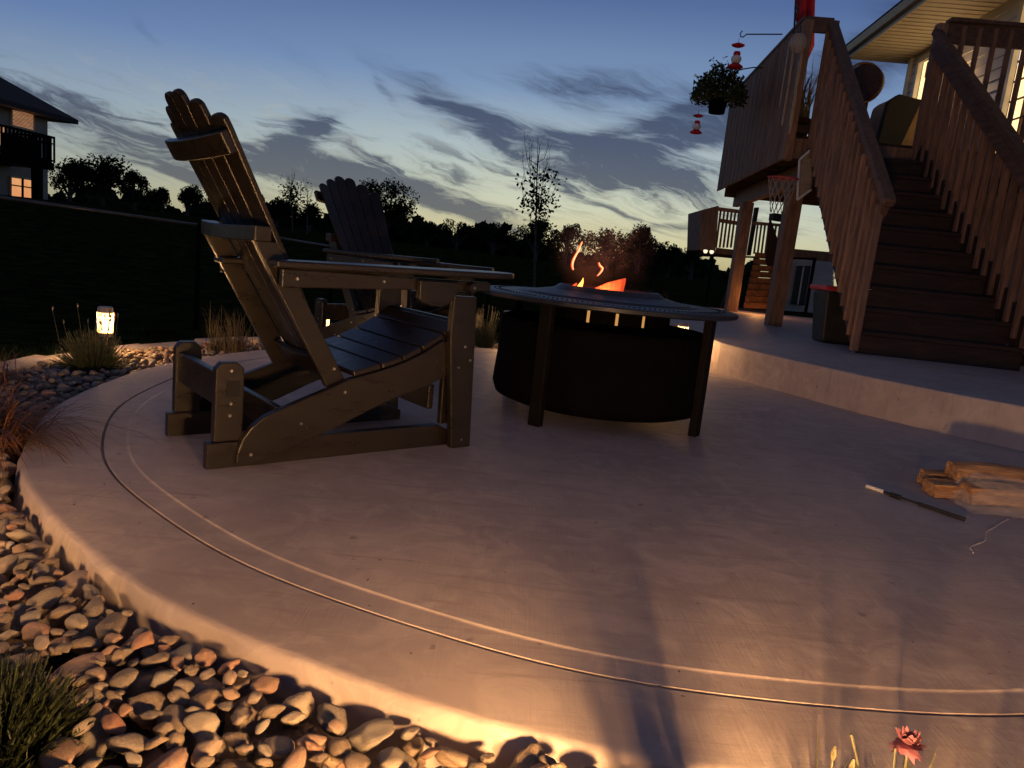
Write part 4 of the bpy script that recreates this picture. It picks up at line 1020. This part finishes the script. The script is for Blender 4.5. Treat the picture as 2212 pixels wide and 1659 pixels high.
# soffit, fascia, gutter and roof
OV = 1.0; zs_ = ZE
def rf(u_, off, z): return hw(u_, z, off)
q = MB(); q.prism([rf(-.45, -OV, zs_), rf(9.5, -OV, zs_), rf(9.5, .1, zs_), rf(-.45, .1, zs_)], (0, 0, .03)); q.build('soffit', M_soffit, hs)
for j in range(60):
    q = MB(); u_ = -.40 + j * .165; q.beam(rf(u_, -OV + .02, zs_ - .003), rf(u_, .0, zs_ - .003), .018, .010); q.build('soffit_seam', M_gutter, hs)
q = MB(); q.prism([rf(-.45, -OV - .015, zs_ - .03), rf(9.5, -OV - .015, zs_ - .03), rf(9.5, -OV - .015, zs_ + .17), rf(-.45, -OV - .015, zs_ + .17)], DV * .02); q.build('fascia', M_soffit, hs)
q = MB(); q.prism([rf(-.55, -OV - .02, zs_ + .02), rf(-.55, -OV - .09, zs_ + .04), rf(-.55, -OV - .13, zs_ + .15), rf(-.55, -OV - .02, zs_ + .15)], rf(9.5, 0, 0) - rf(-.55, 0, 0)); q.build('gutter', M_gutter, hs)
q = MB(); q.prism([rf(-.55, -OV - .14, zs_ + .16), rf(-.55, 3.5, zs_ + 1.9), rf(-.55, 3.5, zs_ + 1.8), rf(-.55, -OV - .1, zs_ + .10)], rf(9.5, 0, 0) - rf(-.55, 0, 0)); q.build('roof', M_roof, hs)
pl_ = thing('porch_light', 'small lit lamp on the house wall behind the stair balustrade', 'wall lamp', tuple(hw(2.0, 3.97, -.08)))
q = MB(); q.lathe([(.001, .08), (.03, .07), (.045, .0), (.035, -.06), (.001, -.07)], 14); q.build('globe', emission('porch_bulb', (1, .6, .25), 6), pl_, smooth_=True)
q = MB(); q.box((.05, 0, 0), (.05, .05, .10)); q.build('bracket', M_iron, pl_)
l_ = bpy.data.lights.new('porch_bulb', 'POINT'); l_.energy = 7; l_.color = (1, .60, .26); l_.shadow_soft_size = .05
o = bpy.data.objects.new('porch_bulb', l_); o.location = (-.12, 0, 0); o.parent = pl_; col.objects.link(o)

# ------------------------------------------------------------------ neighbour house at the right, seen under the deck
nh = thing('neighbour_house', 'neighbour house with white siding, wooden deck and stairs lit orange under our deck', 'house', (0, 0, 0))
def N(u, v, Y): return at_y(u, v, Y)
def plate(us, Y, dy, name, m_, par=nh, bev=0): q = MB(); q.prism([N(u, v, Y) for u, v in us], (0, dy, 0)); return q.build(name, m_, par, bevel=bev)
plate([(1515, 455), (1553, 444), (1545, 548), (1512, 540)], 15.0, 1.2, 'deck_side_panel', M_wood)
for i in range(12):
    v0 = 552 + i * 11.0; u0 = 1690 - (v0 - 550) * .16
    plate([(u0, v0), (1800, v0 + 11), (1800, v0 + 21.6), (u0 - 1.5, v0 + 10.4)], 18.0, -.03 - .004 * (i % 2), 'siding_board', M_siding)
plate([(1680, 550), (1800, 560), (1790, 700), (1668, 692)], 18.05, .1, 'wall', M_siding)
plate([(1722, 574), (1752, 574), (1738, 660), (1708, 657)], 17.90, .03, 'dark_window', M_glass)
plate([(1735, 576), (1738, 576), (1725, 658), (1722, 658)], 17.86, .02, 'window_mullion', M_trim)
plate([(1685, 535), (1800, 545), (1800, 566), (1682, 556)], 16.0, .1, 'deck_fascia', M_wood)
plate([(1512, 543), (1600, 552), (1600, 560), (1512, 551)], 15.6, .1, 'deck_fascia', M_woodd)
plate([(1626, 478), (1695, 484), (1695, 490), (1626, 485)], 15.6, .06, 'rail', M_wood); plate([(1550, 447), (1614, 455), (1614, 463), (1550, 455)], 15.2, .06, 'rail', M_wood)
plate([(1556, 472), (1606, 480), (1605, 488), (1554, 480)], 15.25, .06, 'rail', M_wood)
for i in range(7): u0 = 1556 + i * 8; plate([(u0, 455), (u0 + 3.2, 455), (u0 - 7, 535), (u0 - 10.5, 535)], 15.3, .05, 'baluster', M_wood)
for i in range(7): u0 = 1636 + i * 8; plate([(u0, 486), (u0 + 3, 486), (u0 - 5, 548), (u0 - 8, 548)], 15.7, .05, 'baluster', M_wood)
plate([(1548, 535), (1592, 540), (1590, 552), (1546, 548)], 15.28, .05, 'planter_box', M_wood)
for i in range(9):                                            # orange lit stair risers
    v0 = 545 + i * 13.5; f_ = i / 8
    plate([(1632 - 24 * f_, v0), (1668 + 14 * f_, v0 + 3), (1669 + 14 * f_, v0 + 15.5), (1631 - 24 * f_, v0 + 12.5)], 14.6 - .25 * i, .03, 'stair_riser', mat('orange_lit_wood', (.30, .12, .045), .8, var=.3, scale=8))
plate([(1598, 668), (1684, 676), (1684, 694), (1596, 688)], 12.6, .3, 'stair_base', M_woodd)
plate([(1664, 470), (1688, 540), (1692, 678), (1684, 668), (1655, 560)], 14.2, .06, 'stair_rail', M_woodd)
plate([(1596, 560), (1606, 560), (1560, 690), (1548, 690)], 14.3, .06, 'stair_rail', M_woodd)
plate([(1632, 448), (1640, 448), (1622, 552), (1615, 552)], 15.9, .1, 'post', M_woodd); plate([(1672, 460), (1695, 463), (1694, 478), (1670, 474)], 16, .3, 'rail', M_woodd)
plate([(1700, 480), (1712, 480), (1700, 548), (1688, 548)], 17.5, .1, 'wall_strip', M_siding)
nl = thing('garden_spotlight', 'pair of small lit spot lamps under the neighbour deck', 'lamp', tuple(N(1530, 548, 14.6)))
for s_ in (-.06, .06): q = MB(); q.lathe([(.001, 0), (.03, .01), (.045, .05), (.03, .07), (.001, .07)], 12, c=(s_, 0, 0)); q.build('lamp_head', emission('neighbour_lamp', (1, .80, .55), 1.3), nl)
l_ = bpy.data.lights.new('stair_lamp', 'POINT'); l_.energy = 9; l_.color = (1, .42, .12); l_.shadow_soft_size = .05
o = bpy.data.objects.new('stair_lamp', l_); o.location = N(1640, 640, 11.6); o.parent = nl; o.location = Vector(o.location) - Vector(nl.location); col.objects.link(o)

# ------------------------------------------------------------------ house at the left
lh = thing('house', 'dark roofed two storey house with balcony and lit windows at the left edge', 'house', (0, 0, 0))
Kf = N(103, 300, 40.0); Kn = N(-120, 300, 33.5)
fd = Vector((Kn.x - Kf.x, Kn.y - Kf.y, 0)); fL = fd.length; fd.normalize(); fn = Vector((-fd.y, fd.x, 0))
if fn.y > 0: fn = -fn                                          # outward normal, towards the viewer
def wallp(u, v, off=0.0):                                      # where the sight line meets the facade plane
    k_ = ray(u, v); o_ = Vector((0, 0, H)); P_ = Vector((Kf.x, Kf.y, 0)) + fn * off
    t_ = ((P_ - o_).dot(fn)) / (k_.dot(fn)); return o_ + k_ * t_
zT = wallp(101, 250).z; zB = terrain_h(Kf.x, Kf.y) - .3
M_lwall = mat('pale_house_wall', (.26, .23, .20), .8, var=.1, scale=2)
fend = 16
A0 = Vector((Kf.x, Kf.y, zB)); A1 = A0 + fd * fend
q = MB(); q.prism([A0, A1, A1 + Vector((0, 0, zT - zB)), A0 + Vector((0, 0, zT - zB))], -fn * 9); q.build('wall', M_lwall, lh)
ov = 1.0
E = [A0 - fd * ov + fn * ov, A1 + fn * ov, A1 - fn * (9 + ov), A0 - fd * ov - fn * (9 + ov)]; E = [Vector((p.x, p.y, zT + .05)) for p in E]
ri0 = A0 + fd * 4.5 - fn * 4.5; ri1 = A1 - fd * 2 - fn * 4.5; hr = 3.3
q = MB(); q.add(E + [Vector((ri0.x, ri0.y, zT + hr)), Vector((ri1.x, ri1.y, zT + hr))] + [p - Vector((0, 0, .22)) for p in E],
      [(0, 1, 5, 4), (3, 0, 4), (2, 3, 4, 5), (1, 2, 5), (0, 6, 7, 1), (1, 7, 8, 2), (2, 8, 9, 3), (3, 9, 6, 0)]); q.build('roof', M_roof, lh)
q = MB(); q.add([p - Vector((0, 0, .20)) for p in E], [(0, 3, 2, 1)]); q.build('soffit', mat('left_soffit', (.45, .38, .28), .7), lh)
M_wl = emission('left_house_window', (1.0, .50, .25), .52, (1.5, (1, 1, 8), (.80, .34, .16))); M_wl2 = emission('left_house_lower_window', (1.0, .48, .20), .80, (1.0, (1, 1, 1), (.9, .36, .14)))
def lwin(c4, m_, lab, off=.03):
    P_ = [wallp(u, v, off) for u, v in c4]; q = MB(); q.prism(P_, fn * .03); w_ = q.build('window', m_, lh, label=lab)
    for i in range(4): q = MB(); q.beam(P_[i] + fn * .03, P_[(i + 1) % 4] + fn * .03, .09, .09, up=tuple(fn)); q.build('frame', mat('warm_trim', (.5, .36, .24), .6), w_)
    return w_, P_
w_, P_ = lwin([(23, 230), (72, 246), (72, 284), (23, 272)], M_wl, 'upper lit window with lowered blind')
for j in range(1, 14):
    f_ = j / 14; q = MB(); q.beam(P_[0].lerp(P_[3], f_) + fn * .05, P_[1].lerp(P_[2], f_) + fn * .05, .02, .03); q.build('blind_slat', mat('blind_slat', (.4, .28, .2), .6), w_)
w2, P2 = lwin([(21, 381), (69, 388), (69, 452), (21, 445)], M_wl2, 'lower lit window with dark cross bars')
q = MB(); q.beam(P2[0].lerp(P2[1], .52) + fn * .05, P2[3].lerp(P2[2], .52) + fn * .05, .10, .08, up=tuple(fn)); q.build('mullion', M_black, w2)
q = MB(); q.beam(P2[0].lerp(P2[3], .28) + fn * .05, P2[1].lerp(P2[2], .28) + fn * .05, .06, .06); q.build('transom', M_black, w2)
lwin([(-30, 262), (10, 272), (10, 318), (-30, 308)], M_wl, 'lit patio door on the balcony', .03); lwin([(24, 290), (56, 297), (56, 316), (24, 311)], M_wl, 'low lit pane behind the balcony rail')
# balcony
bo = 2.2
def bal(u, v): return wallp(u, v, bo)
cz0, cz1 = bal(114, 352).z, bal(114, 297).z; C0 = bal(117, 300); C0.z = 0; C1 = C0 + fd * 16; Cw = C0 - fn * bo
def up_(p, z): return Vector((p.x, p.y, z))
q = MB(); q.prism([up_(C0, cz0 - .35), up_(C1, cz0 - .35), up_(C1 - fn * bo, cz0 - .35), up_(Cw, cz0 - .35)], (0, 0, .35)); q.build('balcony_floor', M_black, lh)
for a_, b_ in ((C0, C1), (C0, Cw)):
    q = MB(); q.beam(up_(a_, cz1), up_(b_, cz1), .12, .10); q.build('balcony_rail', M_black, lh); q = MB(); q.beam(up_(a_, cz0 + .1), up_(b_, cz0 + .1), .08, .08); q.build('balcony_rail', M_black, lh)
    q = MB(); q.beam(up_(a_, cz1 - .3), up_(b_, cz1 - .3), .05, .05); q.build('balcony_rail', M_black, lh)
    n_ = int((b_ - a_).length / .24)
    for j in range(n_ + 1): p = a_.lerp(b_, j / n_); q = MB(); q.beam(up_(p, cz0), up_(p, cz1), .07, .07, up=(0, 1, 0)); q.build('baluster', M_black, lh)
for f_ in (1.2, 7, 13): p = C0 + fd * f_; q = MB(); q.beam(up_(p, zB), up_(p, cz0 - .3), .35, .35, up=(0, 1, 0)); q.build('balcony_post', M_black, lh)
q = MB(); q.beam(up_(C0 + fd * 1.0, cz1 - .75), up_(C0 + fd * 3.4, cz1 - .75), .1, .9); q.build('privacy_cloth', M_black, lh)

# ------------------------------------------------------------------ chain link fence
def fence(pts, label, mesh=True, mrail=M_rail, posts_every=2.4, hgt=1.25):
    t = thing('chain_link_fence', label, 'fence', (0, 0, 0))
    for a_, b_ in zip(pts[:-1], pts[1:]):
        a_, b_ = Vector(a_), Vector(b_); q = MB(); q.tube([a_, b_], .021, 8); q.build('top_rail', mrail, t, smooth_=True)
        n_ = max(1, int((b_ - a_).length / posts_every))
        for j in range(n_ + 1): p = a_.lerp(b_, j / n_); q = MB(); q.tube([p - Vector((0, 0, hgt + .2)), p + Vector((0, 0, .02))], .028, 8); q.build('post', M_fence, t)
        if mesh:
            L_ = (b_ - a_).length; d_ = (b_ - a_) / L_; q = MB(); step = .075; k = 0; s_ = -hgt
            while s_ < L_:
                for sg in (0, 1):
                    x0, x1 = s_, s_ + hgt; z0_, z1_ = (0, -hgt) if sg else (-hgt, 0)
                    def cl(x_, o1, o2):
                        return x_
                    if x1 > 0 and x0 < L_:
                        fa = max(0, -x0 / hgt); fb = min(1, (L_ - x0) / hgt)
                        if fb > fa: q.tube([a_ + d_ * (x0 + hgt * fa) + Vector((0, 0, z0_ + (z1_ - z0_) * fa)), a_ + d_ * (x0 + hgt * fb) + Vector((0, 0, z0_ + (z1_ - z0_) * fb))], .0012, 3, False)
                s_ += step
            q.build('wire_mesh', M_fence, t, kind='stuff')
    return t
f0, f1_, f2_ = at_y(-60, 418, 7.6), at_y(430, 487, 8.9), at_y(720, 534, 10.2)
fence([f0, f1_, f2_, at_y(1060, 585, 13.0)], 'black chain link fence with metal top rail running along the left of the yard')
fence([at_y(1270, 546, 30), at_y(1540, 553, 17.5), at_y(1760, 559, 13.2)], 'dark chain link fence on the right seen behind the deck posts', mrail=M_fence, posts_every=3.2, hgt=1.5)

# ------------------------------------------------------------------ trees
def tree(label, u, hw_, vt, vb, Y, seed, dens=1.0, leaf=.22, cat='tree', group='trees along the skyline', lobes=9):
    rr_ = random.Random(seed); top = at_y(u, vt, Y); gz = terrain_h(top.x, Y) - .1; Hh = top.z - gz; rad = hw_ / FOC * Y
    t = thing('tree', label, cat, (top.x, Y, gz), group=group)
    tr = MB(); tr.tube([(0, 0, 0), (.05, 0, Hh * .35), (-.05, 0, Hh * .7)], [.16, .12, .05], 7)
    cl_ = []
    low = max(.25, 1 - (vb - vt) / FOC * Y / Hh) if Hh > 0 else .3
    for _ in range(lobes):
        a_ = rr_.uniform(0, 6.28); k_ = rr_.uniform(.1, .85); z_ = rr_.uniform(low + .12, .88); sp_ = math.sqrt(max(.08, 1 - ((z_ - low) / (1 - low) * 1.25 - .45) ** 2 * .9))
        c_ = Vector((math.cos(a_) * rad * k_ * sp_, math.sin(a_) * rad * k_ * sp_ * .7, z_ * Hh)); r_ = rr_.uniform(.24, .42) * rad
        cl_.append((c_, r_)); tr.tube([(0, 0, Hh * max(.15, low - .1)), c_ * .6 + Vector((0, 0, Hh * .1)), c_], [.06, .045, .015], 5)
    cl_.append((Vector((rr_.uniform(-.2, .2) * rad, 0, Hh - .28 * rad)), .30 * rad))
    tr.build('trunk', M_bark, t)
    q = MB(); n_ = int(2600 * dens)
    for _ in range(n_):
        c_, r_ = rr_.choice(cl_); d_ = Vector((rr_.gauss(0, 1), rr_.gauss(0, 1), rr_.gauss(0, 1))).normalized() * r_ * (rr_.random() ** .35) * rr_.uniform(.85, 1.18)
        p = c_ + d_; s_ = leaf * rr_.uniform(.5, 1.2); e1 = Vector((rr_.uniform(-1, 1), rr_.uniform(-1, 1), rr_.uniform(-1, 1))).normalized() * s_; e2 = e1.cross(Vector((rr_.uniform(-1, 1), rr_.uniform(-1, 1), 1))).normalized() * s_ * .5
        q.add([p - e1 * .5, p + e2 * .5, p + e1 * .5, p - e2 * .5], [(0, 1, 2, 3)])
    q.build('crown', M_far, t); return t
tree('dark tree with a flat knobby crown just right of the left house', 150, 62, 350, 450, 46, 1)
tree('broad dark tree with an uneven crown ending in a round knob on the right', 222, 80, 338, 455, 48, 2, 1.6, .26, lobes=14)
tree('low dark tree between the broad left tree and the near chair', 290, 40, 370, 450, 50, 21)
tree('small ragged tree right behind the tall chair back on its left', 350, 34, 408, 470, 55, 3)
tree('small twin crowned tree touching the left of the chair back', 405, 40, 402, 470, 55, 4)
tree('low dark tree hidden behind the near chair back', 480, 60, 418, 480, 58, 5)
tree('dark round tree just right of the near chair back', 600, 50, 430, 500, 50, 6)
tree('low dark tree under the twiggy young tree', 670, 45, 442, 505, 52, 7)
tree('large round tree rising behind the far chair', 838, 74, 389, 500, 52, 8, 2.4, .24, lobes=18)
tree('small tree between the far chair and the large round tree', 785, 34, 412, 500, 55, 9)
tree('low tree just right of the large round tree', 925, 40, 482, 525, 60, 10, .9)
tree('low bushy tree with feathery top, centre left of the skyline', 990, 45, 478, 530, 60, 11)
tree('wide dark tree left of the bare sapling', 1070, 55, 482, 545, 58, 12, 1.3)
tree('dark tree directly behind the bare sapling', 1165, 50, 472, 560, 50, 13, 1.1)
tree('dark tree right of the bare sapling above the spark trail', 1228, 45, 486, 560, 52, 14)
tree('broad dark tree above the fire pit with a stepped crown', 1320, 66, 500, 580, 50, 15, 1.5, lobes=14)
tree('tallest rounded tree over the right of the fire pit', 1388, 50, 489, 580, 50, 16, 1.4)
tree('low dark tree right of the rounded tree', 1450, 44, 528, 590, 50, 17)
tree('small dark tree beside the neighbour deck', 1500, 40, 538, 600, 48, 18)
# far-off wood that closes the gaps below the skyline
q = MB(); rr_ = random.Random(77)
for i in range(15000):
    u = rr_.uniform(60, 1640); Y = rr_.uniform(62, 80); vtop = 412 + (u - 60) * .080 + 14 * math.sin(u * .021) + 8 * math.sin(u * .053) + 7 * math.sin(u * .13) + (34 if u > 1100 else 0)
    p = at_y(u, vtop, Y); f_ = rr_.random() ** .8; z_ = p.z - f_ * (p.z + .5) + rr_.uniform(-.1, .2); s_ = rr_.uniform(.25, .6)
    e1 = Vector((rr_.uniform(-1, 1), rr_.uniform(-1, 1), rr_.uniform(-1, 1))).normalized() * s_; e2 = e1.cross(Vector((rr_.uniform(-1, 1), rr_.uniform(-1, 1), 1))).normalized() * s_ * .7
    c_ = Vector((p.x, Y, z_)); q.add([c_ - e1, c_ + e2, c_ + e1, c_ - e2], [(0, 1, 2, 3)])
o = q.build('far_wood', M_far, kind='stuff'); o['label'] = 'distant dark wood along the horizon'
# young trees
def sapling(label, base_uv, top_uv, Y, seed, nbr, leafy, spread, lowfrac=.42, leafn=260):
    rr_ = random.Random(seed); tp = at_y(*top_uv, Y); gz = terrain_h(tp.x, Y); bx = at_y(*base_uv, Y).x; Hh = tp.z - gz
    t = thing('young_tree', label, 'young tree', (bx, Y, gz)); q = MB(); lx = tp.x - bx
    q.tube([(0, 0, 0), (lx * .4, 0, Hh * .4), (lx * .7, 0, Hh * .7), (lx, 0, Hh)], [.032, .026, .014, .004], 7); tips = []
    for _ in range(nbr):
        f_ = rr_.uniform(lowfrac, .85); a_ = rr_.uniform(0, 6.28); L_ = Hh * rr_.uniform(.2, .42) * (1.15 - f_ * .6); d_ = Vector((math.cos(a_) * spread, math.sin(a_) * spread, 1)).normalized(); b_ = Vector((lx * f_, 0, Hh * f_))
        p1_ = b_ + Vector((d_.x, d_.y, .25)).normalized() * L_ * .35; p2_ = p1_ + Vector((d_.x * .6, d_.y * .6, 1)).normalized() * L_ * .45; p3 = p2_ + Vector((d_.x * rr_.uniform(-.3, .4), d_.y * .2, 1)).normalized() * L_ * .3
        q.tube([b_, p1_, p2_, p3], [.011, .008, .005, .002], 5, False); tips += [b_, p1_, p1_, p2_] if f_ < .62 else []
        for _k in range(3):
            w_ = p1_.lerp(p3, rr_.random()); e_ = w_ + Vector((rr_.uniform(-.5, .5), rr_.uniform(-.5, .5), 1)).normalized() * L_ * .22; q.tube([w_, e_], [.004, .0015], 4, False)
    q.build('trunk', M_bark, t); q = MB()
    for _ in range(leafn):
        c_ = rr_.choice(tips or [Vector((0, 0, Hh * .5))]) + Vector((rr_.gauss(0, 1), rr_.gauss(0, 1), rr_.gauss(0, .8))) * leafy
        s_ = rr_.uniform(.035, .075); e1 = Vector((rr_.uniform(-1, 1), rr_.uniform(-1, 1), rr_.uniform(-1, 1))).normalized() * s_; e2 = e1.cross(Vector((rr_.uniform(-1, 1), 1, 1))).normalized() * s_ * .6
        q.add([c_ - e1, c_ + e2, c_ + e1, c_ - e2], [(0, 1, 2, 3)])
    q.build('leaves', M_far, t); return t
sapling('thin young tree with bare upright twigs and a few low leaves behind the fire pit', (1155, 620), (1162, 295), 20, 5, 26, .14, .55, .42, 380)
sapling('twiggy young tree just right of the near chair back', (632, 500), (629, 375), 34, 6, 16, .22, .35, .55, 420)
sapling('smaller twiggy shoot beside the twiggy young tree', (664, 500), (664, 392), 34, 8, 10, .2, .3, .6, 220)
# wild grass in the yard behind the pit and lawn tufts near the lamps
for k, (u, v, Y, h_, lab) in enumerate([(1400, 650, 13, 1.0, 'tall dry grass clump behind the right of the fire pit'), (1445, 645, 12, .7, 'shorter dry grass clump right of the tall one behind the fire pit')]):
    p = at_y(u, v, Y); t = thing('dry_grass_clump', lab, 'grass clump', (p.x, Y, terrain_h(p.x, Y))); blades((0, 0, 0), 150, h_ * .5, h_, .35, .3, .008, 60 + k).build('blades', M_grass, t)
q = MB(); rr_ = random.Random(9)
for _ in range(26000):
    if rr_.random() < .6:
        a_ = rr_.uniform(R(100), R(215)); r_ = 3.32 + abs(rr_.gauss(0, .9)); x_, y_ = CX + r_ * math.cos(a_), CY + r_ * math.sin(a_)
    else: x_, y_ = rr_.uniform(-5, 6), rr_.uniform(7, 15)
    if (x_ > 1.3 and y_ < 12.45 and x_ < 11) or math.hypot(x_ - CX, y_ - CY) < 3.32: continue
    z_ = terrain_h(x_, y_); h_ = rr_.uniform(.025, .06); d_ = Vector((rr_.uniform(-1, 1), rr_.uniform(-1, 1), 0)) * .02; s_ = Vector((rr_.uniform(-1, 1), rr_.uniform(-1, 1), 0)).normalized() * .0022
    p = Vector((x_, y_, z_)); q.add([p - s_, p + s_, p + d_ + Vector((0, 0, h_))], [(0, 1, 2)])
o = q.build('lawn_grass', mat('lawn_blade', (.035, .055, .015), .8, var=.4, scale=4, spec=0), kind='stuff'); o['label'] = 'short dark lawn grass round the patio'
